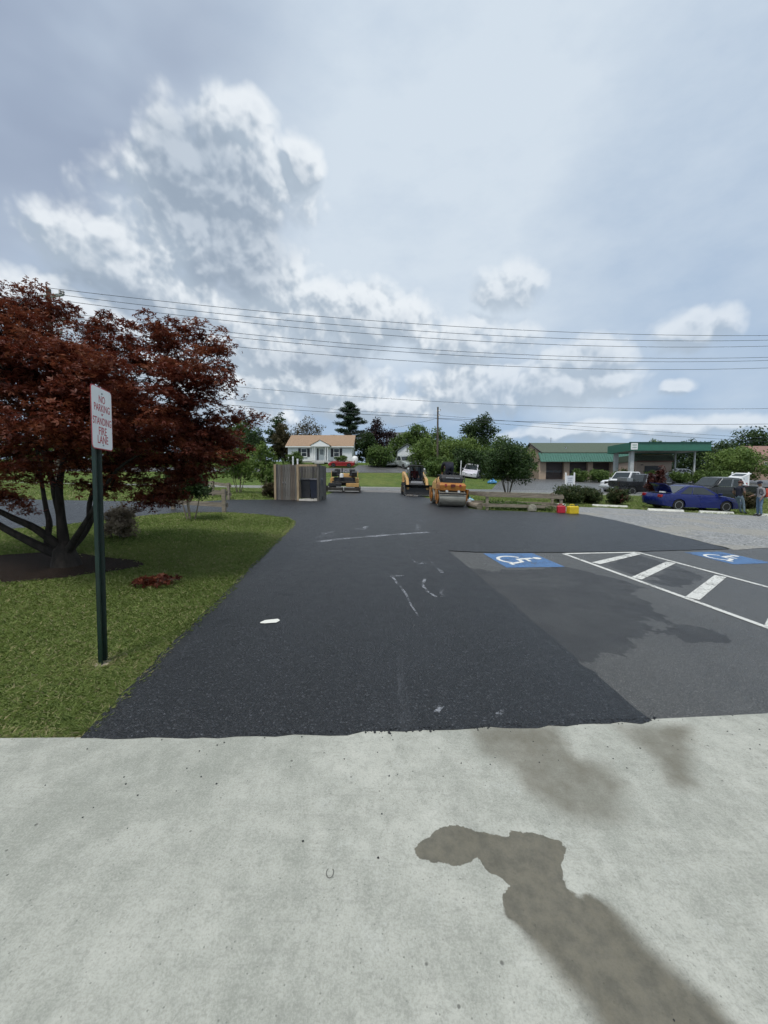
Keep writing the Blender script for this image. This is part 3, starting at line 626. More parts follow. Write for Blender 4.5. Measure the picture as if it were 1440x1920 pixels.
def tree(name, label, x, y, h, rw, lm, n=170, per=26, size=.30, trunk=.16, base=.30, lobes=7, stems=1, cat='tree', group=None, flat=.8, bark=None, seed=0, shell=.4, spray=.16, tall=1.0):
    r = random.Random(seed * 77 + int(x * 13) + int(y)); z = H(x, y)
    root = empty(name, (x, y, z), 0, label, cat, group)
    hc = h * (1 - base); cl = [(0, 0, h * base + hc * .5, rw * .62, hc * .40)]
    for i in range(lobes):
        a = i * 2.4 + r.random(); u = (i + .5) / lobes; k = math.sin(math.pi * (.12 + .80 * u)) * rw * .62 * (1.0 if tall == 1.0 else 1 - .55 * u)
        cl.append((math.cos(a) * k, math.sin(a) * k, h * base + hc * (.10 + .78 * u) + r.uniform(-.05, .05) * h, rw * r.uniform(.30, .46), hc * r.uniform(.13, .20)))
    P, tint, C = sprays(cl, n, per, rw * spray * 1.5, flat, shell, .1, 1.08)
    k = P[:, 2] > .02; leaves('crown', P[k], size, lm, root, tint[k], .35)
    mb = MB(); th = h * base
    for s in range(stems):
        a = s * 2 * math.pi / max(stems, 1) + r.random(); o = 0 if stems == 1 else min(.12 + trunk, rw * .3)
        lean = 0 if stems == 1 else rw * .4
        p0 = (math.cos(a) * o * .5, math.sin(a) * o * .5, -.08); p1 = (math.cos(a) * (o + lean * .3), math.sin(a) * (o + lean * .3), th); p2 = (math.cos(a) * lean, math.sin(a) * lean, h * .72)
        limb(mb, [p0, p1, p2], trunk, trunk * .25, 6, 4)
    for c in cl[1:]:
        limb(mb, [(0, 0, th * .9), (c[0] * .45, c[1] * .45, (th + c[2]) * .5), (c[0], c[1], c[2])], trunk * .45, trunk * .1, 5, 3)
    mb.build('trunk', bark or M_BARK, root, smooth=60); return root
G1 = 'trees behind the white house'; G2 = 'trees on the bank beyond the road'
tree('evergreen_tree', 'dark evergreen at the left end of the house roof', -19.7, 72, 9.1, 3.0, M_DARK, 200, 26, .36, .2, .05, 9, group=G1, flat=.5, tall=.5, seed=1)
tree('deciduous_tree', 'brownish olive tree rising behind the left half of the tan roof', -14.6, 76, 9.0, 3.9, M_OLIVE, 210, 18, .30, .2, .15, 8, group=G1, seed=2, shell=.6)
tree('deciduous_tree', 'mid green tree between the dark evergreen and the red maple', -25.5, 70, 7.5, 4.2, M_MID, 220, 26, .36, .2, .05, 8, group=G1, seed=3)
tree('deciduous_tree', 'dark purple leaved tree right of the white house', -1.1, 72, 8.0, 3.7, M_PLUM, 230, 26, .34, .2, .05, 8, group=G1, seed=4)
tree('bush', 'rounded bright green bush right of the red car', -.6, 58, 3.3, 2.7, M_MID, 170, 26, .28, .08, .02, 7, cat='bush', seed=5)
tree('deciduous_tree', 'green tree just left of the far utility pole', 5.6, 67, 7.0, 3.4, M_MID, 220, 26, .34, .2, .05, 8, group=G2, seed=6)
tree('deciduous_tree', 'light green bushy tree at the foot of the far utility pole', 5.9, 57, 4.7, 3.0, M_LIGHT, 190, 26, .28, .12, .02, 8, group=G2, seed=7)
tree('deciduous_tree', 'broad light green tree right of the far utility pole', 10.6, 59, 5.2, 4.1, M_LIGHT, 260, 26, .28, .14, .02, 9, group=G2, seed=8)
tree('deciduous_tree', 'tallest dark green round tree on the bank, standing above its neighbours', 16.2, 66, 10.1, 3.4, M_DARK, 240, 26, .34, .22, .25, 8, group=G2, seed=9)
tree('deciduous_tree', 'mid green tree below and right of the tallest dark tree', 17.6, 58, 5.9, 3.7, M_MID, 230, 26, .30, .15, .02, 8, group=G2, seed=10)
tree('deciduous_tree', 'slim green tree beside the gable of the garage', 20.4, 57, 5.4, 2.1, M_LIGHT, 150, 24, .27, .1, .02, 7, group=G2, seed=11)
tree('bush', 'dark shrub mass behind the roller and the white van', 11.4, 53, 3.6, 3.1, M_DARK, 200, 26, .28, .1, .0, 7, cat='bush', seed=12)
tree('bush', 'dark green shrub right of the far pole, above the skid loader', 7.4, 50.5, 2.5, 2.5, M_MID, 170, 26, .25, .08, .0, 7, cat='bush', seed=13)
tree('small_tree', 'dark green multi stemmed small tree behind the timber rail planter', 9.2, 28.6, 4.1, 2.35, M_DARK, 330, 30, .15, .05, .30, 10, 5, flat=.6, seed=14, bark=M_BARK, shell=.5)
tree('deciduous_tree', 'large dark tree behind the right end of the green canopy', 60.5, 76, 7.6, 5.8, M_DARK, 330, 26, .40, .25, .02, 10, group='trees behind the filling station', seed=15)
tree('deciduous_tree', 'small dark tree top showing over the green canopy', 63.0, 88, 9.0, 3.2, M_DARK, 180, 24, .40, .2, .1, 7, group='trees behind the filling station', seed=16)
tree('deciduous_tree', 'dark tree between the canopy and the bright green tree', 73, 84, 8.0, 4.8, M_DARK, 230, 24, .42, .2, .02, 8, group='trees behind the filling station', seed=17)
tree('deciduous_tree', 'bright green spreading tree at the right edge behind the white sign', 57.5, 63, 5.8, 4.7, M_LIGHT, 300, 26, .34, .15, .05, 9, group='trees behind the filling station', seed=18)
tree('deciduous_tree', 'big dark hillside tree at the far right edge of the view', 124, 130, 17.6, 11, M_DARK, 380, 26, .75, .4, .02, 10, group='trees behind the filling station', seed=19)
tree('deciduous_tree', 'distant tree top just over the middle of the canopy', 78.6, 111, 11.9, 4.8, M_MID, 180, 24, .5, .2, .1, 7, group='trees behind the filling station', seed=20)
tree('small_tree', 'pale stemmed small green tree beyond the rail fence', -8.3, 22, 2.5, 1.45, M_LIGHT, 240, 26, .12, .028, .34, 8, 5, seed=21, bark=M_BARK_L)
tree('small_tree', 'slender light green tree against the left side of the timber enclosure', -6.45, 21, 2.9, .75, M_LIGHT, 190, 24, .11, .024, .15, 8, 4, seed=22, bark=M_BARK_L, shell=.55)
tree('small_tree', 'small multi stemmed tree on the island lawn in front of the fence', -5.09, 10.1, 1.55, .62, M_DARK, 190, 28, .065, .022, .36, 7, 4, seed=23, bark=M_BARK_L)
tree('deciduous_tree', 'green tree behind the right side of the red maple crown', -29, 62, 4.6, 5.0, M_MID, 230, 24, .40, .2, .02, 8, group=G1, seed=24)
tree('deciduous_tree', 'pale green tree seen under the middle of the red maple crown', -38.8, 60, 3.6, 6.5, M_LIGHT, 230, 24, .40, .2, .02, 8, group=G1, seed=25)
tree('deciduous_tree', 'green tree seen through the left of the red maple crown', -47.7, 55, 3.6, 6.1, M_MID, 220, 24, .40, .2, .02, 8, group=G1, seed=26)
tree('bush', 'round bush left of the white porch', -13.9, 60.3, 1.9, 1.6, M_MID, 120, 24, .2, .06, .0, 6, cat='bush', seed=27)
tree('bush', 'low round bush right of the white porch', -6.7, 60.3, 1.6, 1.2, M_MID, 100, 24, .18, .05, .0, 6, cat='bush', seed=28)
tree('shrub', 'faded pinkish grey shrub under the right side of the red maple', -5.02, 7.3, .66, .36, M_GREYLEAF, 150, 26, .05, .012, .05, 7, 4, cat='shrub', seed=29)
tree('rose_bush', 'wide dark green rose bush behind the fuel cans', 11.3, 23.4, 1.12, 1.15, M_ROSE, 260, 28, .09, .02, .0, 8, 4, cat='bush', seed=30)
tree('rose_bush', 'dark rose bush joined to the right of the wide one', 12.6, 23.3, 1.0, .78, M_ROSE, 190, 28, .09, .02, .0, 7, 4, cat='bush', seed=31)
rb = tree('rose_bush', 'reddish rose bush standing alone left of the blue car', 14.3, 23.5, 1.1, .78, M_ROSE, 190, 28, .09, .02, .0, 7, 4, cat='bush', seed=32)
P, tint, C = sprays([(0, -.35, .35, .4, .3), (0, 0, .6, .5, .4)], 45, 10, .1); leaves('blossom', P, .085, M_BURG, rb, tint, .3)
tree('shrub', 'brownish green shrub between the two standing men', 22.2, 23.6, 1.1, .8, M_OLIVE, 190, 28, .09, .02, .0, 7, 4, cat='shrub', seed=33)
tree('shrub', 'burgundy leaved shrub rising behind the open boot of the blue car', 18.0, 25.4, 2.3, .75, M_BURG, 240, 26, .10, .025, .08, 8, 4, cat='shrub', seed=34, shell=.55)
tree('shrub', 'low rusty brown shrub at the left corner of the timber enclosure', -5.55, 18.7, .8, .45, M_OLIVE, 120, 26, .07, .015, .0, 6, 3, cat='shrub', seed=35)
tree('shrub', 'tall narrow dark green shrub behind the left gate of the enclosure', -5.3, 20.2, 1.9, .5, M_MID, 170, 26, .09, .02, .0, 7, 3, cat='shrub', seed=36)
for i, (x, y, h, w, lab) in enumerate([(29.6, 58.5, 1.9, 1.5, 'leftmost clipped hedge bush in front of the garage doors'), (32.4, 58.2, 2.0, 1.9, 'clipped hedge bush in front of the third garage door'), (35.8, 57.6, 2.0, 2.0, 'clipped hedge bush just left of the white pickup'), (39.4, 56.5, 1.9, 1.9, 'hedge bush hidden mostly behind the white pickup'), (42.6, 56.0, 1.9, 2.0, 'hedge bush in front of the tan kiosk door'), (45.8, 55.5, 2.2, 2.2, 'tall hedge bush right of the tan kiosk'), (48.6, 55.0, 2.0, 2.2, 'rightmost hedge bush below the thin canopy post')]):
    tree('hedge_bush', lab, x, y, h, w, M_MID, 150, 24, .22, .05, .0, 7, cat='hedge', group='hedge in front of the filling station', seed=40 + i)
for i, (x, y, h, w, m_, lab) in enumerate([(2.8, 70, 5.2, 2.6, M_MID, 'green tree behind the silver pickup and the shed'), (9.2, 68, 6.4, 3.4, M_MID, 'mid green tree just right of the far pole top'), (13.2, 62, 5.6, 3.2, M_LIGHT, 'pale green tree left of the tallest dark tree'), (20.8, 66, 6.0, 3.4, M_MID, 'green tree right of the tallest dark tree, before the gable'), (23.6, 72, 6.6, 3.2, M_DARK, 'dark tree filling the gap left of the garage roof'), (14.6, 54, 4.0, 2.9, M_MID, 'leafy bush behind the blue tarp bundle'), (-22.2, 66, 5.6, 2.8, M_DARK, 'dark leafy tree left of the white house wall'), (-17.6, 68, 6.4, 2.4, M_OLIVE, 'olive tree touching the left corner of the house roof'), (-3.2, 70, 5.6, 2.6, M_DARK, 'dark tree filling the gap right of the house roof')]):
    tree('deciduous_tree', lab, x, y, h, w, m_, 200, 26, .30, .14, .02, 8, group=G2 if x > 0 else G1, seed=60 + i)
for i, (x, y, h, w) in enumerate([(26, 43.5, .9, .9), (29.5, 47, .7, .8)]): pass
# white pine with open tiers of branches
px_, py_ = -7.0, 80; root = empty('pine_tree', (px_, py_, H(px_, py_)), 0, 'tall open branched pine standing above the right end of the house', 'tree', G1)
mb = MB(); limb(mb, [(0, 0, -.1), (.1, 0, 6), (0, 0, 12.6)], .28, .05); cl = []
for i in range(26):
    u = i / 25; zc = 3.6 + 8.7 * u; a = i * 2.4; L = 4.2 * (1 - u) ** .75 * random.uniform(.65, 1.05) + .5
    e = (math.cos(a) * L, math.sin(a) * L, zc + .12 * L); limb(mb, [(0, 0, zc), (e[0] * .5, e[1] * .5, zc + .02), e], .07, .02, 5, 3)
    cl += [(e[0] * k, e[1] * k, zc + .16 * L * k + .1, .62, .20) for k in (.25, .55, .8, 1.0)]
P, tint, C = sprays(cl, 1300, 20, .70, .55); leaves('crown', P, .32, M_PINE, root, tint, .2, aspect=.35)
mb.build('trunk', M_BARK, root, smooth=60)
# twig with wilted red leaves lying on the lawn
root = empty('fallen_branch', (-2.75, 4.53, H(-2.75, 4.53)), 0, 'fallen twig with wilted dark red leaves on the lawn', 'branch')
mb = MB(); limb(mb, [(-.2, 0, .05), (0, .03, .09), (.25, .06, .07)], .008, .003, 5)
for k in range(7): limb(mb, [(-.15 + k * .05, .01, .07), (-.1 + k * .05, random.uniform(-.12, .12), .10), (-.05 + k * .06, random.uniform(-.2, .2), .08)], .004, .002, 4)
mb.build('stem', M_BARK, root)
P, tint, C = sprays([(0, 0, .08, .22, .05), (.12, .05, .10, .14, .04), (-.12, -.02, .07, .12, .05)], 45, 9, .05, .5); leaves('leaf_cluster', P, .045, M_MAPLE, root, tint, .5, 'palm')

# ---------------------------------------------------------------- grass (nobody could count it)
def grassmat():
    m = leafmat('grass_blade', (.130, .190, .046), (.275, .355, .110), (.52, .48, .27), .4, .6); return m
M_GRASS = grassmat()
def fbm2(x, y, s, seed):
    r = np.random.default_rng(seed); v = 0
    for k in range(7):
        a = r.uniform(0, 6.28); f = s * 1.7 ** k; v = v + np.sin((x * np.cos(a) + y * np.sin(a)) * f + r.uniform(0, 6.28) + 1.3 * np.sin((x * np.sin(a) - y * np.cos(a)) * f * .7 + r.uniform(0, 6))) / 1.35 ** k
    return v / 2.6
def blades(name, x, y, L, w, lie, label, edge=None, sink=0.0):
    n = len(x); a = rng.uniform(0, 2 * np.pi, n); le = rng.normal(lie, .35, n)
    z = Hn(x, y) - .006; d = np.stack([np.cos(a) * np.sin(le), np.sin(a) * np.sin(le), np.abs(np.cos(le)) * .9 + .12], 1)
    s = np.stack([-np.sin(a), np.cos(a), np.zeros(n)], 1); l = (L * rng.uniform(.5, 1.3, n))[:, None]; ww = (w * rng.uniform(.7, 1.3, n))[:, None]
    B = np.stack([x, y, z], 1); m = B + d * l * .55; tip = B + d * l + np.stack([np.cos(a), np.sin(a), -.6 * np.ones(n)], 1) * l * .28
    V = np.stack([B - s * ww, B + s * ww, m + s * ww * .8, tip, m - s * ww * .8], 1).reshape(-1, 3)
    Fc = np.arange(n * 5).reshape(-1, 5)
    t_ = .42 + .20 * fbm2(x, y, 1.3, 5) + .12 * fbm2(x, y, .35, 8) + rng.normal(0, .15, n); t_ = np.where(rng.random(n) < .07, .95, t_)
    if edge is not None: t_ = t_ + edge
    return tag(mesh_np(name, V, Fc, M_GRASS, attrs={'tint': ('FACE', np.clip(t_, 0, 1))}), label, 'grass', kind='stuff')
ISL = ISLAND + [(-11, 4.4), (-11, 1.2), (-2.01, 1.92)]
def scatter(poly, n, near, pw, mul):
    q = np.array(poly); lo, hi = q.min(0), q.max(0); out = []
    while sum(map(len, out)) < n:
        p = rng.uniform(lo, hi, (n * 3, 2)); d = np.hypot(p[:, 0], p[:, 1])
        p = p[rng.random(len(p)) < np.minimum(1, (near / d) ** pw)]; e = sdf(p, poly)
        p = p[e > .008]; out.append(p)
    return np.concatenate(out)[:n]
p = scatter(ISL, 430000, 3.0, 1.5, 1); e = sdf(p, ISL)
inm = sdf(p, ring) > -.03 + rng.normal(0, .05, len(p)); p = p[~inm]; e = e[~inm]
p = p[np.abs(p[:, 0]) < p[:, 1] * 1.08 + .4]; 
def spread(p): return np.hypot(p[:, 0], p[:, 1])
e = sdf(p, ISL); dd = spread(p)
post = np.exp(-((p[:, 0] + 2.05) ** 2 + (p[:, 1] - 2.73) ** 2) / .03)
blades('lawn_grass', p[:, 0], p[:, 1], .036 + .0025 * dd, .0016 + .0005 * dd, .90, 'mown green grass on the island lawn round the sign and maple', np.where(e < .10 + .05 * fbm2(p[:, 0], p[:, 1], 3, 2), .30, 0) * rng.random(len(p)) ** .5 + post * .4)
ed_ = np.array(ISLAND[:9], float); seg = np.linalg.norm(np.diff(ed_, axis=0), axis=1); cum = np.r_[0, np.cumsum(seg)]
u = rng.uniform(0, 1, 15000) ** 1.5 * cum[-1]; p = np.stack([np.interp(u, cum, ed_[:, 0]), np.interp(u, cum, ed_[:, 1])], 1)
p[:, 0] += -.012 + rng.normal(0, .016, len(p)) + .018 * fbm2(p[:, 0], p[:, 1], 5.0, 4)
p = p[p[:, 1] > 2.0]; dd = spread(p)
blades('edge_grass', p[:, 0], p[:, 1], .05 + .003 * dd, .0018 + .0005 * dd, 1.0, 'ragged straw tinted grass along the edge of the driveway', .22 * rng.random(len(p)))
vr = [(4.3, 17.2), (5.2, 22), (5.0, 33.0), (34, 33.0), (34, 18.5), (21, 19.6), (16, 20.3), (12, 21.0), (9.0, 20.5), (8.0, 18.5), (7.9, 16.7)]
p = scatter(vr, 60000, 20, 1.0, 1); blades('verge_grass', p[:, 0], p[:, 1], .10, .012, .6, 'green verge grass between the gravel lot and the road')
vl = [(-4.2, 19.4), (-4.6, 32.8), (-40, 32.8), (-24, 18.3), (-14.4, 14.6), (-12, 13.5), (-9.5, 14.2), (-7.3, 15.1), (-6.7, 16.6), (-5.0, 17.6)]
p = scatter(vl, 45000, 16, 1.0, 1); blades('verge_grass', p[:, 0], p[:, 1], .10, .012, .6, 'green verge grass behind the loop drive on the left')

# ---------------------------------------------------------------- street furniture and timber work
M_WOOD = plain('weathered_grey_wood', (.110, .103, .092), .88, var=.38, scale=9, bump=.5, spec=.2, streak=(4, 4, .25))
M_WOOD2 = plain('tan_post_wood', (.33, .25, .16), .85, var=.25, scale=8, bump=.4, spec=.2, streak=(4, 4, .3))
M_RAIL = plain('silvered_rail_wood', (.22, .19, .15), .88, var=.3, scale=7, bump=.4, spec=.2, streak=(.4, .4, 4))
M_WHITE = plain('white_gloss_paint', (.78, .79, .78), .5, var=.05)
M_PVC = plain('white_plastic', (.76, .77, .77), .45, var=.05)
M_BLACKP = plain('black_plastic', (.018, .019, .022), .5, var=.3)
M_STEEL = plain('galvanised_steel', (.42, .43, .44), .4, .8, var=.15)
M_GREENPOST = plain('green_enamel', (.004, .019, .013), .42, var=.25, scale=20)
M_REDINK = plain('red_sign_ink', (.42, .035, .05), .5, var=.05)
M_WIRE = plain('weathered_cable', (.05, .055, .065), .6, var=.1)
M_POLE = plain('utility_pole_timber', (.10, .085, .07), .9, var=.3, scale=5, bump=.5, spec=.15, streak=(3, 3, .2))

# fire lane sign
sx, sy = -2.055, 2.735; z0 = H(sx, sy)
sign = empty('no_parking_sign', (sx, sy, z0), 0, 'white fire lane sign with red lettering on a green channel post', 'sign')
wv = Vector((-.066, .31, 0)).normalized(); nv = Vector((wv.y, -wv.x, 0))          # along the plate, and out of its face
SM = Matrix((( wv.x, 0, nv.x, 0), (wv.y, 0, nv.y, 0), (0, 1, 0, 0), (0, 0, 0, 1)))   # plate space: x along, y up, z out
def plate(w, h, r, z, name, m, thick, parent):
    pts = []
    for cx, cy, a0 in ((w - r, h - r, 0), (-w + r, h - r, 90), (-w + r, -h + r, 180), (w - r, -h + r, 270)):
        pts += [(cx + r * math.cos(R(a0 + k * 15)), cy + r * math.sin(R(a0 + k * 15))) for k in range(7)]
    mb = MB(); mb.prism(pts, z, z + thick, 'z'); o = mb.build(name, m, parent); return o
face = empty('sign_face_frame', (0, 0, 0)); bpy.data.objects.remove(face)
PT = 1.775                                                                        # plate centre above the lawn
def on_plate(o): o.matrix_local = Matrix.Translation((0, 0, PT)) @ SM; return o
bp = on_plate(plate(.1525, .2285, .03, .036, 'sign_border', M_REDINK, .002, sign))
wp = plate(.1455, .2215, .025, .038, 'sign_face', M_WHITE, .0012, bp)
def text(s, size, x, y, parent, m, sxk=1.0, z=.0396, name='lettering'):
    cu = bpy.data.curves.new('t', 'FONT'); cu.body = s; cu.size = size; cu.align_x = 'CENTER'; cu.extrude = .0003; cu.offset = .0006
    o = bpy.data.objects.new('t', cu); COL.objects.link(o)
    dg = bpy.context.evaluated_depsgraph_get(); me = bpy.data.meshes.new_from_object(o.evaluated_get(dg)); bpy.data.objects.remove(o)
    me.materials.clear(); me.materials.append(m); q = bpy.data.objects.new(name, me); link(q, parent)
    q.location = (x, y, z); q.scale = (sxk, 1, 1); return q
for s, h, y, k in (('NO', .076, .115, .80), ('PARKING', .076, .051, .74), ('or', .036, .022, .9), ('STANDING', .076, -.047, .72), ('FIRE', .084, -.121, .80), ('LANE', .084, -.184, .78)):
    text(s, h, 0, y, bp, M_REDINK, k)
for y in (.185, -.195):
    mb = MB(); mb.lathe([(.0075, 0), (.0075, .003), (.004, .006)], (0, y, .0392), 'z', 10); mb.build('bolt', M_STEEL, bp)
mb = MB()
ch = [(-.044, -.010), (-.028, -.010), (-.018, .022), (.018, .022), (.028, -.010), (.044, -.010), (.044, -.007), (.030, -.007), (.0205, .025), (-.0205, .025), (-.030, -.007), (-.044, -.007)]
MP = Matrix((( wv.x, nv.x * -1, 0, 0), (wv.y, nv.y * -1, 0, 0), (0, 0, 1, 0), (0, 0, 0, 1)))
b0 = [(x, y, -.15) for x, y in ch]; b1 = [(x, y, 1.93) for x, y in ch]
mb.loft([[tuple(MP @ Vector(p)) for p in b0], [tuple(MP @ Vector(p)) for p in b1]]); mb.build('post', M_GREENPOST, sign)
mb = MB(); mb.lathe([(.062, -.03), (.058, .010), (.04, .016)], (0, 0, 0), 'z', 9); mb.build('footing', plain('footing_concrete', (.30, .26, .19), .95, var=.3, scale=30, bump=.8), sign)

sign.rotation_euler.y = .018; bp.scale = (.94, .94, 1)

# timber bin enclosure
ex0, ex1, ey0, ey1 = -4.93, -2.98, 17.5, 19.5; eh = 1.66; ez = H(-4, 17.5) + .01
enc = empty('bin_enclosure', (-3.95, 17.5, ez), 0, 'weathered timber board bin enclosure at the bend of the driveway', 'enclosure')
bmesh_cache = {}
def board(parent, x, y, w, d, h, z=0.0, m=None, rz=0):
    key = (round(w, 3), round(d, 3), round(h, 3), m.name)
    if key not in bmesh_cache:
        o = MB().box((0, 0, 0), (w, d, h)).build('board', m, parent); bmesh_cache[key] = o.data
    else: o = bpy.data.objects.new('board', bmesh_cache[key]); link(o, parent)
    o.location = (x, y, z + h / 2); o.rotation_euler = (random.uniform(-.006, .006), random.uniform(-.006, .006), rz); return o
M_WOODS = [M_WOOD, plain('board_dark_grey', (.080, .076, .074), .9, var=.35, scale=9, bump=.5, spec=.2, streak=(4, 4, .25)), plain('board_silver', (.140, .132, .120), .88, var=.3, scale=9, bump=.5, spec=.2, streak=(4, 4, .25)), plain('board_brown', (.115, .095, .078), .9, var=.3, scale=9, bump=.5, spec=.2, streak=(4, 4, .25))]
zr = lambda x: H(x - 3.95, 17.5) - ez
gate = MB().box((0, 0, 0), (.98, .03, .09)).build('gate_rail', M_WOOD, enc); gate.location = (-.48, .05, .35)
MB().box((-.48, .05, 1.35), (.98, .03, .09)).build('gate_rail', M_WOOD, enc)
for i in range(9):
    board(enc, -.925 + i * .111, .02 + random.uniform(-.004, .004), .104, .022, eh - .04 + random.uniform(-.02, .015), .03, random.choice(M_WOODS))
for x, m in ((-1.0, M_WOOD2), (.03, M_WOOD2), (.95, M_WOOD)):
    MB().box((x, .03, eh / 2 - .05), (.095, .095, eh + .1)).build('post', m, enc, bevel=.006)
MB().box((.49, .0, .04), (.83, .09, .09)).build('threshold', plain('pale_sill', (.5, .47, .42), .8), enc)
MB().box((.49, .03, eh - .05), (.83, .05, .09)).build('lintel', M_WOOD2, enc)
for i in range(14): board(enc, -.93 + i * .145, 1.98, .138, .022, eh, 0.02, random.choice(M_WOODS))
for i in range(13):
    board(enc, 1.005, .14 + i * .145, .138, .022, eh, -.02, random.choice([M_WOOD, M_WOODS[2]]), rz=R(90)); board(enc, -1.02, .14 + i * .145, .138, .022, eh, .02, random.choice(M_WOODS), rz=R(90))
for x in (-1.0, .96): MB().box((x, 1.93, eh / 2 - .05), (.09, .07, eh + .1)).build('post', M_WOOD, enc)
MB().box((.0, 1.95, .95), (1.9, .03, .09)).build('back_rail', M_WOOD, enc)
mb = MB().box((.02, 1.0, .0), (1.9, 1.9, .1)); mb.build('floor_slab', M_KERB, enc)
for dx in (-.16, -.06): MB().box((-.48 + dx, -.005, .83), (.015, .02, .09)).build('gate_handle', M_STEEL, enc)
for x, y, h, lab in ((-3.95, 17.66, 1.88, 'white pipe standing beside the middle post of the enclosure'), (-4.65, 19.75, 2.05, 'pale pipe rising behind the left gate of the enclosure')):
    t_ = empty('vent_pipe', (x, y, H(x, y)), 0, lab, 'pipe'); mb = MB(); mb.lathe([(.035, 0), (.035, h), (.03, h + .01)], (0, 0, 0), 'z', 12); mb.build('pipe', M_PVC, t_); mb = MB(); mb.lathe([(.045, h - .05), (.045, h + .03), (.03, h + .04)], (0, 0, 0), 'z', 12); mb.build('cap', M_PVC, t_)
def wheelie(x, y, rz, lab, m):
    z = ez + .055; b = empty('wheeled_bin', (x, y, z), rz, lab, 'bin', 'bins inside the enclosure')
    mb = MB(); mb.loft([[(-.20, -.22, .06), (.20, -.22, .06), (.20, .22, .06), (-.20, .22, .06)], [(-.24, -.28, .90), (.24, -.28, .90), (.24, .28, .90), (-.24, .28, .90)]]); mb.build('body', m, b, bevel=.02)
    mb = MB(); mb.loft([[(-.26, -.31, .905), (.26, -.31, .905), (.26, .31, .905), (-.26, .31, .905)], [(-.22, -.27, .965), (.22, -.27, .965), (.22, .27, .985), (-.22, .27, .985)]]); mb.build('lid', m, b, bevel=.012)
    MB().tube([(-.2, .34, .93), (.2, .34, .93)], .015).build('handle', m, b)
    for s in (-1, 1): mb = MB(); mb.lathe([(.08, -.02), (.09, 0), (.08, .02)], (s * .22, .20, .085), 'x', 16); mb.build('wheel', M_BLACKP, b)
wheelie(-3.66, 18.1, R(8), 'black wheeled bin on the left inside the enclosure', M_BLACKP)
wheelie(-3.17, 18.05, R(-6), 'dark blue black wheeled bin on the right inside the enclosure', plain('blue_black_plastic', (.014, .018, .034), .45, var=.2))

# post and rail fences
def rail_fence(name, label, pts, h, rails, close=False, m=M_RAIL, group='low timber rail fences'):
    x, y = pts[0]; root = empty(name, (x, y, H(x, y)), 0, label, 'fence', group); z0 = H(x, y)
    for a in pts: MB().box((a[0] - x, a[1] - y, H(*a) - z0 + h / 2 - .1), (.11, .11, h + .2)).build('post', m, root, bevel=.008)
    for a, b in zip(pts, pts[1:]):
        d = Vector((b[0] - a[0], b[1] - a[1])); L = d.length; n = Vector((d.y, -d.x)).normalized() * .075
        for rh in rails:
            za, zb = H(*a) - z0 + rh, H(*b) - z0 + rh
            A_ = Vector((a[0] - x + n.x, a[1] - y + n.y, za)); B_ = Vector((b[0] - x + n.x, b[1] - y + n.y, zb))
            e = (B_ - A_).normalized() * .08; A_ -= e; B_ += e; nn = Vector((n.x, n.y, 0)).normalized() * .02; up = Vector((0, 0, .07))
            mb = MB(); mb.loft([[A_ - nn - up, A_ + nn - up, A_ + nn + up, A_ - nn + up], [B_ - nn - up, B_ + nn - up, B_ + nn + up, B_ - nn + up]]); mb.build('rail', m, root)
    return root
rail_fence('rail_fence', 'timber rail fence ending at the island lawn beside the loop drive', [(-4.98, 11.95), (-6.7, 12.2)], .74, (.62, .24))
rail_fence('rail_fence', 'timber rail fence further back on the verge behind the loop drive', [(-6.75, 16.7), (-8.1, 18.2), (-9.6, 19.9)], .74, (.62, .24))
pf = rail_fence('rail_planter', 'timber rail planter box with low plants beside the roller', [(4.05, 18.6), (4.5, 16.75), (8.0, 17.35), (8.5, 19.4), (4.05, 18.6)], .78, (.66, .22))
P = rng.uniform((4.7, 17.0), (7.8, 18.6), (4200, 2)); k = fbm2(P[:, 0], P[:, 1], 2.2, 3) > -.25; P = P[k]
P3 = np.stack([P[:, 0], P[:, 1], Hn(P[:, 0], P[:, 1]) + rng.uniform(.02, .42, len(P)) * (.7 + .3 * fbm2(P[:, 0], P[:, 1], 1.5, 6))], 1)
tag(leaves('planter_foliage', P3, .09, M_MID, None, rng.random(len(P3)) * .7, .3), 'low leafy ground cover growing inside the timber rail planter', 'plants', kind='stuff')
MB_l = MB(); MB_l.tube([(4.25, 17.0, H(4.25, 17) + .12), (3.95, 17.9, H(3.95, 17.9) + .14)], [.16, .13], 10); tag(MB_l.build('log', M_RAIL, smooth=50), 'weathered log lying at the left end of the planter', 'log')
bl = MB(); bl.loft([[(6.55 + .20 * math.cos(a) * s, 16.95 + .14 * math.sin(a) * s, H(6.5, 17) + h) for a in [k * .785 for k in range(8)]] for s, h in ((1, .02), (1.05, .14), (.75, .27), (.25, .32))])
tag(bl.build('boulder', plain('lichened_stone', (.22, .21, .17), .95, var=.3, scale=9, bump=.8), smooth=60), 'rounded pale stone leaning in front of the planter rail', 'stone')

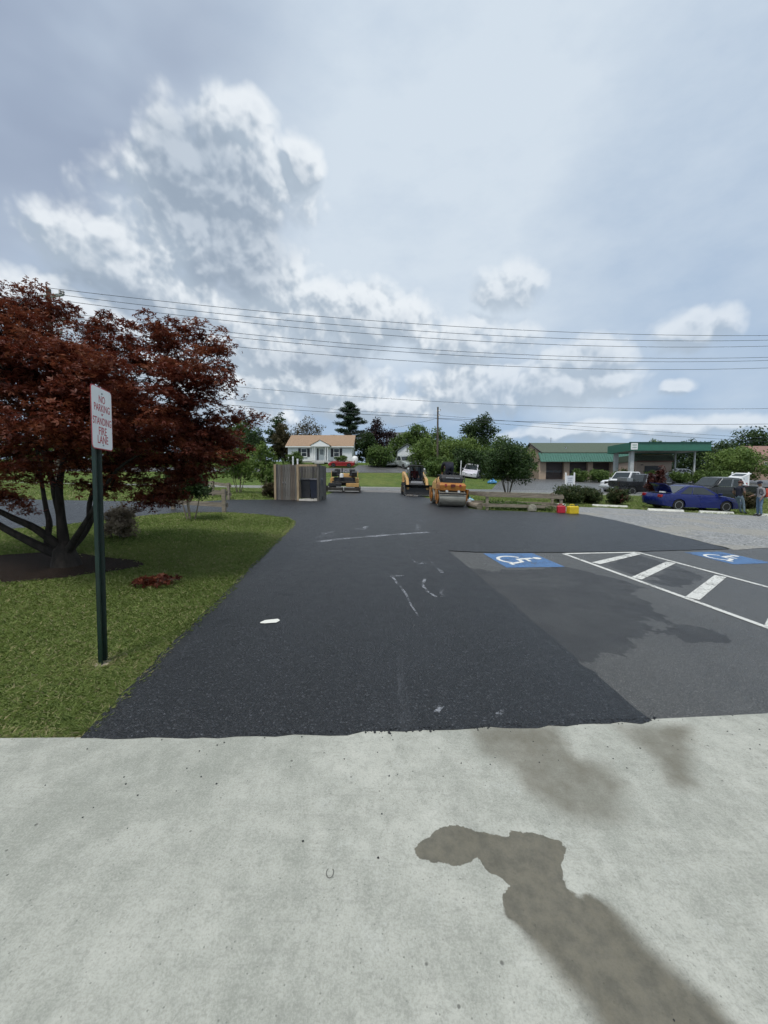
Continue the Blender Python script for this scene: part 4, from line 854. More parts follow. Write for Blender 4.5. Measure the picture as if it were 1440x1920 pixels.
# wheel stops, fuel cans, bags, bucket
for i, (x, y, lab, L) in enumerate([(9.2, 21.35, 'white wheel stop behind the fuel cans', 1.75), (12.8, 21.75, 'white wheel stop in front of the rose bushes', 1.95), (14.95, 20.35, 'white wheel stop behind the rear wheel of the blue car', 1.85), (17.6, 20.3, 'white wheel stop under the front of the blue car', 1.75), (20.2, 19.9, 'white wheel stop at the right edge by the standing man', 1.75)]):
    o = empty('wheel_stop', (x, y, H(x, y)), R(-2), lab, 'wheel stop', 'white concrete wheel stops along the gravel'); o.rotation_euler.y = .04
    mb = MB(); h = L / 2; rings = [[(xx, -.09 * k, .0), (xx, .09 * k, 0), (xx, .055 * k, .125 * k), (xx, -.055 * k, .125 * k)] for xx, k in ((-h, .75), (-h + .06, 1), (h - .06, 1), (h, .75))]
    mb.loft(rings); mb.build('kerb_block', plain('white_stop_paint', (.66, .66, .60), .8, var=.18, scale=8), o)
    for s in (-1, 1): mb = MB(); mb.lathe([(.018, .12), (.018, .128)], (s * h * .7, 0, 0), 'z', 8); mb.build('anchor_pin', M_STEEL, o)
def can(x, y, rz, col, nm, lab, L, W, Hh):
    c = empty('fuel_can', (x, y, H(x, y) + .02), rz, lab, 'fuel can'); m = plain(nm, col, .42, var=.1)
    mb = MB(); mb.loft([[(sx * L / 2 * k, sy * W / 2 * k, z) for sx, sy in ((-1, -1), (1, -1), (1, 1), (-1, 1))] for z, k in ((0, .94), (.03, 1), (Hh * .72, 1), (Hh * .84, .86))]); mb.build('body', m, c, bevel=.025)
    mb = MB(); mb.tube([(-L * .3, 0, Hh * .80), (-L * .28, 0, Hh), (L * .12, 0, Hh), (L * .16, 0, Hh * .80)], .017, 8); mb.build('handle', m, c, smooth=60)
    mb = MB(); mb.tube([(L * .30, 0, Hh * .80), (L * .38, 0, Hh * .98), (L * .56, 0, Hh * 1.06)], [.03, .024, .015], 10); mb.build('spout', M_BLACKP, c, smooth=60)
    mb = MB(); mb.lathe([(.032, Hh * .82), (.032, Hh * .90)], (L * .29, 0, 0), 'z', 12); mb.build('cap', M_BLACKP, c)
can(7.62, 16.5, R(-12), (.42, .012, .03), 'red_fuel_plastic', 'red plastic fuel can on the asphalt edge', .32, .26, .38)
can(8.02, 16.3, R(6), (.60, .43, .012), 'yellow_fuel_plastic', 'yellow plastic fuel can beside the red one', .42, .28, .40)
def bag(x, y, s, lab, col, nm):
    z = H(x, y); rings = []; r = random.Random(int(x * 10))
    for h, k in ((0, .8), (.12, 1.0), (.25, .9), (.36, .55), (.42, .25), (.52, .34)):
        rings.append([(x + s * k * (.5 + .10 * r.random()) * math.cos(a), y + s * k * (.36 + .1 * r.random()) * math.sin(a), z + h * s + .04 * s * r.random()) for a in [q * .5236 for q in range(12)]])
    mb = MB(); mb.loft(rings); tag(mb.build('plastic_bag', plain(nm, col, .35, var=.3, scale=7), smooth=70), lab, 'bag')
bag(4.55, 20.6, .62, 'pale blue crumpled bag on the grass right of the roller drum', (.25, .50, .62), 'pale_blue_plastic')
bag(13.0, 46.3, 1.1, 'bright blue tarp bundle beyond the road behind the planter tree', (.08, .28, .55), 'bright_blue_tarp')
bk = empty('bucket', (3.95, 18.0, H(3.95, 18)), 0, 'white plastic bucket just right of the roller drum', 'bucket')
mb = MB(); mb.lathe([(.125, 0), (.15, .34), (.157, .34), (.157, .37), (.14, .37)], (0, 0, .01), 'z', 20); mb.build('pail', M_PVC, bk, smooth=50)
MB().tube([(-.15, 0, .33), (-.1, -.12, .26), (.1, -.12, .26), (.15, 0, .33)], .006, 6).build('handle', M_STEEL, bk)

# utility poles and wires
def pole(x, y, h, lab, arms):
    o = empty('utility_pole', (x, y, H(x, y)), 0, lab, 'utility pole', 'utility poles'); mb = MB(); mb.lathe([(.17, -.2), (.16, 1), (.11, h)], (0, 0, 0), 'z', 12); mb.build('pole', M_POLE, o, smooth=50)
    for z, x0, x1 in arms:
        MB().tube([(x0, 0, z - .1), (x1, .0, z)], .05, 6).build('bracket', M_STEEL, o)
        mb = MB(); mb.lathe([(.05, 0), (.07, .05), (.05, .10), (.07, .15), (.03, .22)], (x1, 0, z), 'z', 10); mb.build('insulator', plain('grey_porcelain', (.25, .24, .23), .3), o, smooth=40)
    return o
pole(-17.3, 20.5, 10.2, 'wooden utility pole behind the top of the red maple', [(9.9, 0, .75), (8.7, 0, .8), (9.95, -.6, .6), (8.0, .1, .55)])
pole(7.6, 55, 9.1, 'bare wooden utility pole among the trees beyond the road', [(8.6, -.2, .35), (7.9, -.1, .25)])
def wire(p0, p1, c, s0, s1, r, lab):
    p0 = Vector(p0); p1 = Vector(p1); mb = MB()
    pts = [(*(p0 + (p1 - p0) * s), c[0] * s * s + c[1] * s + c[2]) for s in np.linspace(s0, s1, 40)]
    mb.tube(pts, r, 5, False); tag(mb.build('overhead_wire', M_WIRE, smooth=80), lab, 'wire', 'overhead wires')
WL = [([8.7, -5.22, 11.79], 'topmost overhead wire from the left pole across the sky'), ([10.22, -6.14, 11.53], 'second overhead wire from the top'), ([10.74, -6.63, 11.25], 'third overhead wire from the top'), ([10.72, -6.87, 10.66], 'fourth overhead wire from the top, upper of a close pair'), ([10.95, -6.96, 10.43], 'fifth overhead wire from the top, lower of a close pair'), ([10.9, -6.92, 9.93], 'sixth overhead wire, lowest of the near set')]
for c, lab in WL: wire((-17.8, 20.5), (60, 31), c, .004, .85, .013, lab)
wire((-50, 54), (80, 58), [11.35, -16.13, 18.58], 0, 1.0, .024, 'far overhead wire passing above the far pole top')
wire((-50, 54), (80, 58), [9.63, -13.71, 15.51], 0, 1.0, .030, 'far overhead wire fixed to the far pole')
wire((7.6, 55), (80, 58), [1.06, -5.09, 11.56], 0, 1.0, .020, 'upper service wire sloping from the far pole to the right')
wire((7.6, 55), (80, 58), [1.73, -5.57, 11.11], 0, 1.0, .022, 'lower service wire sloping from the far pole to the right')
wire((7.6, 55), (-20, 50), [1.0, 0.1, 11.6], 0, 1.0, .020, 'service wire running from the far pole to the left over the house')
wire((7.6, 55), (-8, 62), [2.0, -3.2, 11.2], 0, .95, .018, 'drop wire from the far pole down to the white house')
# two white hanging sign boards
def board_sign(x, y, w, h, lab, rz=0):
    o = empty('board_sign', (x, y, H(x, y)), rz, lab, 'sign', 'white board signs by the forecourt')
    for s in (-1, 1):
        MB().box((s * w / 2, 0, h / 2 - .1), (.13, .13, h + .2)).build('post', M_WHITE, o, bevel=.01)
        mb = MB(); mb.lathe([(.09, h), (.09, h + .03), (.02, h + .1)], (s * w / 2, 0, 0), 'z', 8); mb.build('finial', M_WHITE, o)
    MB().box((0, 0, h * .55), (w - .14, .05, h * .62)).build('panel', plain('pale_sign_panel', (.60, .63, .66), .6, var=.06), o)
    for k in range(3): MB().box((0, -.03, h * (.70 - .13 * k)), (w * (.55 - .1 * (k % 2)), .012, h * .055)).build('faded_line', plain('faded_grey_ink', (.34, .37, .42), .7), o)
    return o
board_sign(20.75, 43.0, .95, 1.75, 'small white board sign on two posts before the garage doors')
board_sign(36.6, 39.6, 1.5, 2.05, 'larger white board sign on two posts behind the grey pickup', R(-8))

# ---------------------------------------------------------------- buildings
M_SIDING = plain('white_siding', (.74, .76, .77), .6, var=.05, scale=3)
M_ROOF = plain('tan_shingle', (.31, .215, .145), .9, var=.18, scale=7, bump=.4, spec=.2)
M_ROOFG = plain('green_grey_shingle', (.098, .122, .092), .9, var=.18, scale=6, bump=.4, spec=.2)
M_GREEN = plain('green_fascia_paint', (.032, .140, .095), .5, var=.08, scale=2)
M_GREENM = plain('green_metal_roof', (.055, .155, .120), .5, .1, var=.12, scale=3)
M_STUCCO = plain('tan_masonry', (.40, .31, .235), .9, var=.12, scale=6, bump=.3)
M_DOORB = plain('dark_brown_door', (.045, .032, .030), .55, var=.2)
M_SHUT = plain('black_shutter', (.015, .016, .022), .6)
def glass(name, col=(.02, .025, .03), rough=.06):
    if name in _mc: return _mc[name]
    m, t, p = mat(name); p.inputs['Base Color'].default_value = (*col, 1); p.inputs['Roughness'].default_value = rough; p.inputs['Specular IOR Level'].default_value = .5
    _mc[name] = m; return m
M_GLASS = glass('window_glass')
def window(parent, x, y, z, w, h, shutters=None):
    f = MB(); t_ = .07
    f.box((x - w / 2 + t_ / 2, y, z), (t_, .08, h)).box((x + w / 2 - t_ / 2, y, z), (t_, .08, h)).box((x, y, z + h / 2 - t_ / 2), (w - 2 * t_, .08, t_)).box((x, y, z - h / 2 + t_ / 2), (w - 2 * t_, .08, t_)).box((x, y, z), (w - 2 * t_, .06, .05))
    o = f.build('window', M_WHITE, parent)
    for s in (-1, 1): MB().box((x, y + .02, z + s * (h / 4)), (w - 2 * t_, .015, h / 2 - t_)).build('pane', M_GLASS, o)
    MB().box((x, y - .05, z - h / 2 - .03), (w + .1, .14, .05)).build('sill', M_WHITE, o)
    if shutters:
        for s in (-1, 1): MB().box((x + s * (w / 2 + shutters / 2 + .03), y + .0, z), (shutters, .05, h)).build('shutter', M_SHUT, parent)
def lap_wall(root, x0, x1, y, z0, z1, d=.2, n=13):
    for i in range(n):
        a = z0 + (z1 - z0) * i / n; b = z0 + (z1 - z0) * (i + 1) / n
        mb = MB(); mb.prism([(y - .025, a), (y + d, a), (y + d, b), (y - .008, b)], x0, x1, 'x'); mb.build('siding_board', M_SIDING, root)
hx, hy = -10.45, 63.0; hz = H(hx, hy)
house = empty('house', (hx, hy, hz), 0, 'white ranch house with tan roof and small columned porch', 'house')
MB().box((0, 4.02, -.2), (10.4, 7.6, 1.0)).build('foundation', plain('foundation_block', (.35, .34, .32), .9), house)
MB().box((0, 4.1, 1.45), (10.4, 7.4, 2.3)).build('wall', M_SIDING, house)
lap_wall(house, -5.22, 5.22, .2, .30, 2.60, .18)
mb = MB(); mb.prism([(-.25, 2.58), (4.0, 4.85), (8.25, 2.58), (8.25, 2.70), (4.0, 4.99), (-.25, 2.70)], -5.55, 5.55, 'x'); mb.build('roof', M_ROOF, house)
for s in (-5.2, 5.2): mb = MB(); mb.prism([(.2, 2.58), (4.0, 4.80), (7.8, 2.58)], s - .1, s + .1, 'x'); mb.build('gable', M_SIDING, house)
MB().box((0, -.24, 2.56), (11.1, .06, .16)).build('gutter', M_WHITE, house)
window(house, -2.6, .16, 1.65, .95, 1.35, .42); window(house, 2.7, .16, 1.65, .95, 1.35, .42)
porch = MB().box((.3, -.7, .12), (2.7, 1.7, .35)).build('porch', plain('porch_floor', (.5, .5, .49), .8), house)
for x in (-.85, -.55, 1.15, 1.45): mb = MB(); mb.lathe([(.09, .30), (.075, .36), (.065, 2.38), (.09, 2.46)], (x, -1.4, 0), 'z', 12); mb.build('column', M_WHITE, porch, smooth=40)
mb = MB(); mb.prism([(-1.2, 2.48), (1.8, 2.48), (1.8, 2.66), (.3, 3.45), (-1.2, 2.66)], -1.55, 1.2, 'y'); mb.build('pediment', M_WHITE, porch)
for s in (-1, 1):
    mb = MB(); q = [(.3, 3.49), (.3, 3.56), (.3 + s * 1.62, 2.70), (.3 + s * 1.62, 2.62)]; mb.prism(q, -1.62, 1.9, 'y'); mb.build('porch_roof', M_ROOF, porch)
d_ = MB().box((.3, .17, 1.32), (.95, .06, 2.02)).build('door', plain('white_door', (.66, .70, .69), .5), house)
MB().box((.3, .13, 1.75), (.55, .03, .85)).build('door_glass', glass('pale_glass', (.20, .23, .24)), d_); MB().box((.62, .12, 1.2), (.04, .05, .12)).build('handle', M_STEEL, d_)
for s in (-1, 1): MB().box((.3 + s * .66, .17, 1.32), (.25, .05, 2.02)).build('sidelight', M_GLASS, house)
for k in range(3): MB().box((.3, -1.75 - .28 * k, .12 - .10 * k - .1), (1.5, .28, .2)).build('step', M_KERB, house)
for s in (-1, 1): MB().tube([(.3 + s * .8, -1.5, .3), (.3 + s * .8, -1.5, 1.15), (.3 + s * .8, -2.4, .75), (.3 + s * .8, -2.4, 0)], .03, 6).build('handrail', M_WHITE, house)
def small_house(name, lab, x, y, w, d, hw, hr, wm, rm, along='x', door=False, z=None, cat='building', win=()):
    z = H(x, y) if z is None else z; o = empty(name, (x, y, z), 0, lab, cat)
    MB().box((0, d / 2, hw / 2 - .3), (w, d, hw + .6)).build('wall', wm, o)
    if along == 'x':
        mb = MB(); mb.prism([(-.35, hw - .02), (d / 2, hw + hr), (d + .35, hw - .02), (d + .35, hw + .12), (d / 2, hw + hr + .16), (-.35, hw + .12)], -w / 2 - .3, w / 2 + .3, 'x'); mb.build('roof', rm, o)
        for s in (-1, 1): mb = MB(); mb.prism([(0.02, hw), (d / 2, hw + hr - .1), (d - .02, hw)], s * (w / 2 - .15) - .1, s * (w / 2 - .15) + .1, 'x'); mb.build('gable', wm, o)
    else:
        mb = MB(); mb.prism([(-w / 2 - .3, hw - .05), (0, hw + hr), (w / 2 + .3, hw - .05), (w / 2 + .3, hw + .08), (0, hw + hr + .15), (-w / 2 - .3, hw + .08)], -.25, d + .25, 'y'); mb.build('roof', rm, o)
        mb = MB(); mb.prism([(-w / 2 + .02, hw), (0, hw + hr - .12), (w / 2 - .02, hw)], -.02, .1, 'y'); mb.build('gable', wm, o)
    for wx, wz, ww, wh in win: window(o, wx, -.05, wz, ww, wh)
    return o
shed = small_house('shed', 'small white gabled shed beyond the side street', 3.7, 62, 3.0, 4.5, 2.15, 1.1, M_SIDING, M_ROOFG, 'y', cat='shed')
dd_ = MB().box((.85, -.03, .75), (.8, .06, 1.5)).build('door', M_SHUT, shed); MB().box((.55, -.08, .75), (.04, .05, .1)).build('handle', M_STEEL, dd_)
MB().box((0, -.06, 2.55), (.12, .05, .75)).build('gable_trim', M_SHUT, shed)
small_house('distant_house', 'grey roofed house far off above the plum tree', 6.2, 100, 11, 9, 6.0, 3.0, M_SIDING, plain('slate_grey_roof', (.12, .125, .14), .9), 'x', z=7.0, cat='house', win=((-3, 4.5, 1, 1.4), (0, 4.5, 1, 1.4), (3, 4.5, 1, 1.4)))
small_house('distant_house', 'reddish roofed house at the far right edge', 96.5, 95, 9, 9, 5.6, 3.2, plain('pinkish_brick', (.36, .24, .20), .9), plain('faded_red_roof', (.26, .15, .125), .9), 'x', cat='house', win=((-2.5, 4.0, 1, 1.3),))

# garage of the filling station: origin at its left front corner
gx0, gy0 = 26.7, 66.0; gz = 2.72
gar = empty('garage', (gx0, gy0, gz), 0, 'tan garage with four dark doors under a green metal awning', 'garage')
W_ = 15.9
MB().box((W_ / 2, 6.2, 2.2), (W_ - .1, 9.6, 5.2)).build('rear_wall', M_STUCCO, gar)
doors = [(1.0, 4.05), (5.0, 8.15), (9.0, 12.05), (13.0, 15.9)]
edges = [(-.2, 1.0), (4.05, 5.0), (8.15, 9.0), (12.05, 13.0)]
for a, b in edges: MB().box(((a + b) / 2, .35, 1.5), (b - a, .75, 3.4)).build('pier', M_STUCCO, gar)
MB().box((W_ / 2 - .1, .4, 3.25), (W_ + .2, .7, .5)).build('header', M_STUCCO, gar)
for a, b in doors:
    d = MB().box(((a + b) / 2, .55, 1.45), (b - a, .08, 3.1)).build('door', M_DOORB, gar)
    for k in range(5): MB().box(((a + b) / 2, .495, .28 + k * .58), (b - a - .1, .03, .52)).build('door_panel', M_DOORB, d)
    for k in range(4):
        wx = a + (b - a) * (k + .5) / 4; MB().box((wx, .475, 1.44), ((b - a) / 4 - .15, .02, .36)).build('pane', M_GLASS, d)
mb = MB(); mb.prism([(-.95, 3.02), (-.85, 3.0), (.35, 4.50), (.35, 4.62), (.2, 4.62)], -.3, W_ + .1, 'x'); aw = mb.build('awning', M_GREENM, gar)
for k in range(37):
    x = -.2 + k * .44; mb = MB(); mb.prism([(-1.0, 3.05), (-.95, 3.0), (.22, 4.62), (.17, 4.66)], x, x + .05, 'x'); mb.build('standing_seam', M_GREENM, aw)
mb = MB(); mb.prism([(.1, 4.55), (5.8, 6.75), (11.5, 4.55), (11.5, 4.7), (5.8, 6.92), (.1, 4.7)], .2, 24, 'x'); mb.build('roof', M_ROOFG, gar)
for x in (.6, 23.6): mb = MB(); mb.prism([(1.1, 4.5), (5.8, 6.70), (10.6, 4.5)], x - .1, x + .1, 'x'); mb.build('gable', M_STUCCO, gar)
mb = MB(); mb.prism([(.0, 4.5), (5.8, 6.74), (5.8, 6.98), (.0, 4.74)], .1, .2, 'x'); mb.build('bargeboard', M_DOORB, gar)
vp = MB(); vp.lathe([(.05, 6.6), (.05, 7.9)], (4.2, 5.8, 0), 'z', 8); vp.box((4.2, 5.8, 7.8), (.5, .05, .05)); vp.build('aerial', M_STEEL, gar)
MB().lathe([(.12, 5.2), (.12, 5.75), (.16, 5.8)], (5.3, 2.2, 0), 'z', 10).build('roof_vent', M_STEEL, gar)
# kiosk
kx, ky = 39.3, 60.2; kz = H(kx + 3, ky)
kio = empty('kiosk', (kx, ky, kz), 0, 'tan kiosk with one dark shutter door under the green canopy', 'kiosk')
MB().box((2.8, 2.3, 1.6), (5.6, 4.4, 3.8)).build('wall', plain('pinkish_tan_masonry', (.47, .36, .29), .9, var=.08), kio)
mb = MB(); mb.prism([(-.5, 3.3), (.3, 4.3), (5, 4.3), (5, 3.3)], -.15, 5.75, 'x'); mb.build('roof', M_ROOFG, kio)
MB().box((2.8, -.52, 3.28), (6.0, .06, .14)).build('eave_trim', plain('dark_red_trim', (.12, .03, .025), .6), kio)
dr = MB().box((2.65, .07, 1.25), (2.5, .08, 2.7)).build('shutter_door', plain('charcoal_shutter', (.045, .045, .052), .55), kio)
for k in range(9): MB().box((2.65, .02, .15 + k * .28), (2.44, .03, .24)).build('slat', plain('charcoal_shutter', (.045, .045, .052), .55), dr)
mb = MB(); mb.box((.9, -.06, 2.75), (.25, .18, .12)); mb.build('wall_lamp', M_BLACKP, kio)
# canopy
cx0, cx1, cy0, cy1 = 34.9, 46.4, 55.0, 60.4; cz = H(40, 56)
can_ = empty('station_canopy', (40.65, 55, cz), 0, 'long green filling station canopy on grey posts', 'canopy')
L_ = cx1 - cx0; zz = 6.62 - cz
MB().box((0, 2.7, zz + .45), (L_ - .1, 5.2, .7)).build('deck', plain('canopy_underside', (.38, .39, .37), .7), can_)
for nm, c_, s_ in (('fascia', (0, -.02, zz + .58), (L_, .12, 1.16)), ('fascia', (0, 5.42, zz + .58), (L_, .12, 1.16)), ('fascia', (-L_ / 2, 2.7, zz + .58), (.12, 5.32, 1.16)), ('fascia', (L_ / 2, 2.7, zz + .58), (.12, 5.32, 1.16))): MB().box(c_, s_).build(nm, M_GREEN, can_)
MB().box((0, -.1, zz + 1.19), (L_ + .2, .25, .07)).build('cap_trim', plain('dark_green_trim', (.02, .10, .075), .5), can_)
MB().box((0, -.1, zz + .03), (L_ + .1, .1, .08)).build('drip_edge', plain('dark_green_trim', (.02, .10, .075), .5), can_)
lg = MB().box((-5.2, -.13, zz + .62), (.92, .1, .92)).build('logo_panel', M_WHITE, can_)
for k in range(2): MB().box((-5.2, -.19, zz + .80 - .34 * k), (.62, .012, .2)).build('logo_mark', plain('pale_green_grey', (.38, .48, .44), .6), lg)
for x, y, r in ((-4.9, .9, .26), (-4.9, 4.6, .26), (4.25, .9, .10), (4.25, 4.6, .10)):
    MB().box((x, y, zz / 2 - .1), (r * 2, r * 2, zz + .2)).build('post', plain('grey_post_paint', (.42, .44, .43), .6), can_, bevel=.02)

# ---------------------------------------------------------------- vehicles
M_TYRE = plain('tyre_rubber', (.016, .016, .017), .85, var=.3, scale=20, bump=.2)
M_RIM = plain('alloy_rim', (.46, .47, .48), .35, .7, var=.1)
M_RIMD = plain('dark_alloy', (.05, .05, .055), .35, .6, var=.1)
M_CHROME = plain('chrome_trim', (.62, .63, .64), .18, .9, var=.05)
M_TAIL = plain('red_lens', (.30, .012, .018), .2, coat=.5, var=.1)
M_LAMP = plain('clear_lens', (.55, .57, .58), .15, coat=.5, var=.05)
M_CGLASS = glass('car_glass', (.028, .036, .040), .04)
M_UNDER = plain('underbody_black', (.012, .012, .013), .8)
M_PLATE = plain('number_plate', (.55, .57, .60), .5, var=.08)
def paintm(n, c, metal=.0): return plain(n, c, .30, metal, var=.06, scale=1.5, coat=.15)
def seat_on_ground(o, x, y, heading, lift=0.0):
    """stands a wheeled thing on the sloping ground, nose along heading (radians from +X)"""
    e = .8; gxx = (H(x + e, y) - H(x - e, y)) / (2 * e); gyy = (H(x, y + e) - H(x, y - e)) / (2 * e)
    n = Vector((-gxx, -gyy, 1)).normalized(); f = Vector((math.cos(heading), math.sin(heading), 0)); f = (f - n * f.dot(n)).normalized(); l = n.cross(f)
    o.matrix_world = Matrix(((f.x, l.x, n.x, x), (f.y, l.y, n.y, y), (f.z, l.z, n.z, H(x, y) + lift), (0, 0, 0, 1)))
def wheel(parent, x, y, r, w, rim=M_RIM, spokes=5, hub=.62):
    s = 1 if y > 0 else -1
    mb = MB(); mb.lathe([(r * hub, -w / 2), (r * .93, -w / 2), (r, -w * .32), (r, w * .32), (r * .93, w / 2), (r * hub, w / 2)], (x, y, r), 'y', 28); wt = mb.build('wheel', M_TYRE, parent, smooth=35)
    mb = MB(); mb.lathe([(r * .10, s * w * .36), (r * .58, s * w * .30), (r * .66, s * w * .46), (r * .66, s * w * .53), (r * .60, s * w * .53), (r * .56, s * w * .33)], (x, y, r), 'y', 24); mb.build('rim', rim, wt, smooth=35)
    mb = MB()
    for k in range(spokes):
        a = k * 2 * math.pi / spokes + .3; mb.box((x + math.cos(a) * r * .32, y + s * w * .40, r + math.sin(a) * r * .32), (r * .56, w * .16, r * .15), ry=-a)
    mb.build('spokes', rim, wt)
    return wt
def car(name, lab, cat, S, group=None):
    """S: top outline (x,z) rear to front, wheels, greenhouse and so on; nose to +X"""
    o = empty(name, (0, 0, 0), 0, lab, cat, group); W = S['w'] / 2; zb = S.get('zb', .22); ra = S['r'] * 1.16; pm = S['paint']
    top = S['top']; x0, x1 = top[0][0], top[-1][0]
    arch = []
    for xw in sorted(S['wx'], reverse=True):
        arch += [(xw + ra * math.cos(R(a)), S['r'] + ra * math.sin(R(a))) for a in (-18, 10, 40, 70, 90, 110, 140, 170, 198)]
    outl = top + [(x1 - .04, zb + .02), ] + [(arch[0][0] + .05, zb)] + arch[:9] + [(arch[8][0] - .05, zb), (arch[9][0] + .05, zb)] + arch[9:] + [(arch[-1][0] - .05, zb), (x0 + .05, zb + .06)]
    rings = []
    for f, pull, drop in ((-1, .16, .10), (-.97, .10, .05), (-.90, .05, .025), (-.6, .01, .008), (0, -.03, 0), (.6, .01, .008), (.90, .05, .025), (.97, .10, .05), (1, .16, .10)):
        ring = []
        for x, z in outl:
            u = (x - x0) / (x1 - x0); xx = x
            if u < .12: xx = x + pull * (1 - u / .12)
            if u > .88: xx = x - pull * (u - .88) / .12
            k = max(0, (z - .55) / .5); ring.append((xx, f * W * (1 - .035 * max(0, z - .62)) - (0), z - drop * min(1.0, k)))
        rings.append(ring)
    mb = MB(); mb.loft(rings); body = mb.build('body', pm, o, smooth=38)
    if 'gh' in S:
        a0, a1, b1, b0, zbelt, zroof = S['gh']; wb = W * .93; wr = W * S.get('wr', .76); zm = zbelt + .8 * (zroof - zbelt)
        def hw(z): return wb + (wr - wb) * (z - zbelt) / (zroof - zbelt)
        def ex(z): u = (z - zbelt) / (zroof - zbelt); return b0 + (b1 - b0) * u, a0 + (a1 - a0) * u
        R_ = []
        for z, ins in ((zbelt - .10, 0), (zbelt, 0), (zroof - .05, 0), (zroof, .10)):
            xb, xf = ex(z); y = hw(z) - ins * .5; xb += ins; xf -= ins
            R_.append([(xb, -y, z), (xf, -y, z), (xf + .02, 0, z + (.02 if ins else 0)), (xf, y, z), (xb, y, z), (xb - .01, 0, z + (.02 if ins else 0))])
        mb = MB(); mb.loft(R_); mb.build('cabin', S.get('cabin', pm), o, smooth=30)
        def quadpane(nm, pts, m=M_CGLASS, th=.012):
            P_ = [Vector(p) for p in pts]; n = (P_[1] - P_[0]).cross(P_[2] - P_[0]).normalized()
            c = sum(P_, Vector()) / len(P_); 
            if n.dot(c - Vector(((a0 + b0) / 2, 0, zbelt))) < 0: n = -n
            mb = MB(); mb.loft([[p + n * .001 for p in P_], [p + n * th for p in P_]]); return mb.build(nm, m, o)
        for nm, i in (('windscreen', 1), ('rear_window', 0)):
            zl, zh = zbelt + .05, zroof - .07; q = []
            for z, yy in ((zl, -1), (zl, 1), (zh, 1), (zh, -1)): x = ex(z)[i]; q.append((x, yy * (hw(z) - .09), z))
            sgn = 1 if i else -1
            q = [(x + sgn * .012, y, z) for x, y, z in q]
            if S.get('rearglass', True) or i: quadpane(nm, q, th=.014)
        for sd in (-1, 1):
            for (l0, l1) in S['side']:
                zl, zh = zbelt + .03, zroof - .085; q = []
                for z, u in ((zl, l0), (zl, l1), (zh, l1), (zh, l0)):
                    xb, xf = ex(z); q.append((xb + .10 + (xf - xb - .20) * u, sd * hw(z), z))
                quadpane('side_window', q, S.get('sideglass', M_CGLASS))
                if S.get('frames'):
                    mb = MB(); mb.tube([Vector(p) + Vector((0, sd * .014, 0)) for p in q + q[:1]], .016, 5, False); mb.build('window_trim', M_CHROME, o)
            mb = MB(); mb.loft([[(a0 - .18, sd * (W * .95), zbelt + .02), (a0 - .06, sd * (W * .95), zbelt + .02), (a0 - .06, sd * W * .95, zbelt + .13), (a0 - .18, sd * W * .95, zbelt + .13)], [(a0 - .17, sd * (W + .16), zbelt + .03), (a0 - .09, sd * (W + .16), zbelt + .03), (a0 - .09, sd * (W + .16), zbelt + .14), (a0 - .17, sd * (W + .16), zbelt + .14)]]); mb.build('wing_mirror', pm, o, bevel=.02)
    for xw in S['wx']:
        for s in (-1, 1): wheel(o, xw, s * (W - .115), S['r'], S.get('tw', .21), S.get('rim', M_RIM), S.get('spokes', 5))
    for dx in S.get('doors', ()):
        for s in (-1, 1):
            MB().box((dx, s * (W * .985 + .004), .62), (.008, .012, .5)).build('door_gap', M_UNDER, body)
            if S.get('handles', True): MB().box((dx + .16, s * (W * .975 + .012), .83), (.16, .03, .03)).build('door_handle', S.get('handle_m', pm), body)
    zt = S.get('ztail', .80); zl = S.get('zlamp', .68)
    for s in (-1, 1):
        mb = MB().box((x0 + .06, s * W * .74, zt), (.10, W * .34, S.get('htail', .15))); mb.build('tail_lamp', M_TAIL, o, bevel=.02)
        mb = MB().box((x1 - .12, s * W * .72, zl), (.20, W * .38, .14)); mb.build('headlamp', M_LAMP, o, bevel=.03)
    MB().box((x1 - .03, 0, S.get('zgrille', .52)), (.06, W * .9, S.get('hgrille', .12))).build('grille', S.get('grille', M_UNDER), o)
    MB().box((x0 + .0, 0, S.get('zplate', .55)), (.03, .32, .16)).build('number_plate', M_PLATE, o)
    mb = MB(); mb.box(((x0 + x1) / 2, 0, zb + .04), (x1 - x0 - .5, W * 1.5, .12)); mb.build('underbody', M_UNDER, o)
    return o
# blue coupe with its boot open
BLUE = paintm('deep_blue_paint', (.003, .010, .105))
coupe_top = [(-2.27, .45), (-2.29, .60), (-2.24, .78), (-2.16, .90), (-1.65, .955), (-1.2, .95), (-.2, .93), (.75, .93), (1.2, .90), (1.75, .80), (2.1, .70), (2.24, .60), (2.26, .45)]
cp_ = car('coupe', 'deep blue two door coupe with its boot lid raised, by the wheel stops', 'car', dict(w=1.73, r=.315, wx=(1.33, -1.28), top=coupe_top, paint=BLUE, gh=(.98, .12, -.72, -1.55, .90, 1.39), side=((.08, .34), (.37, .93)), wr=.70, rim=M_RIM, doors=(.80, -.42), zplate=.58, ztail=.78, htail=.16))
lid = MB(); lid.loft([[(-1.62, y * .66, .97), (-1.60, y * .66, 1.0)] for y in (-1, 1)] and [[(-1.60, -.66, .96), (-1.60, .66, .96), (-1.575, .66, .985), (-1.575, -.66, .985)], [(-1.78, -.66, 1.28), (-1.78, .66, 1.28), (-1.73, .66, 1.30), (-1.73, -.66, 1.30)], [(-2.02, -.60, 1.42), (-2.02, .60, 1.42), (-2.02, .60, 1.46), (-2.02, -.60, 1.46)]]); lid.build('boot_lid', BLUE, cp_, bevel=.01)
MB().box((-1.90, 0, .935), (.52, 1.22, .03)).build('boot_opening', M_UNDER, cp_)
MB().box((-1.9, -.35, .98), (.22, .2, .08)).build('boot_contents', M_PVC, cp_)
seat_on_ground(cp_, 17.35, 21.8, 0.0)
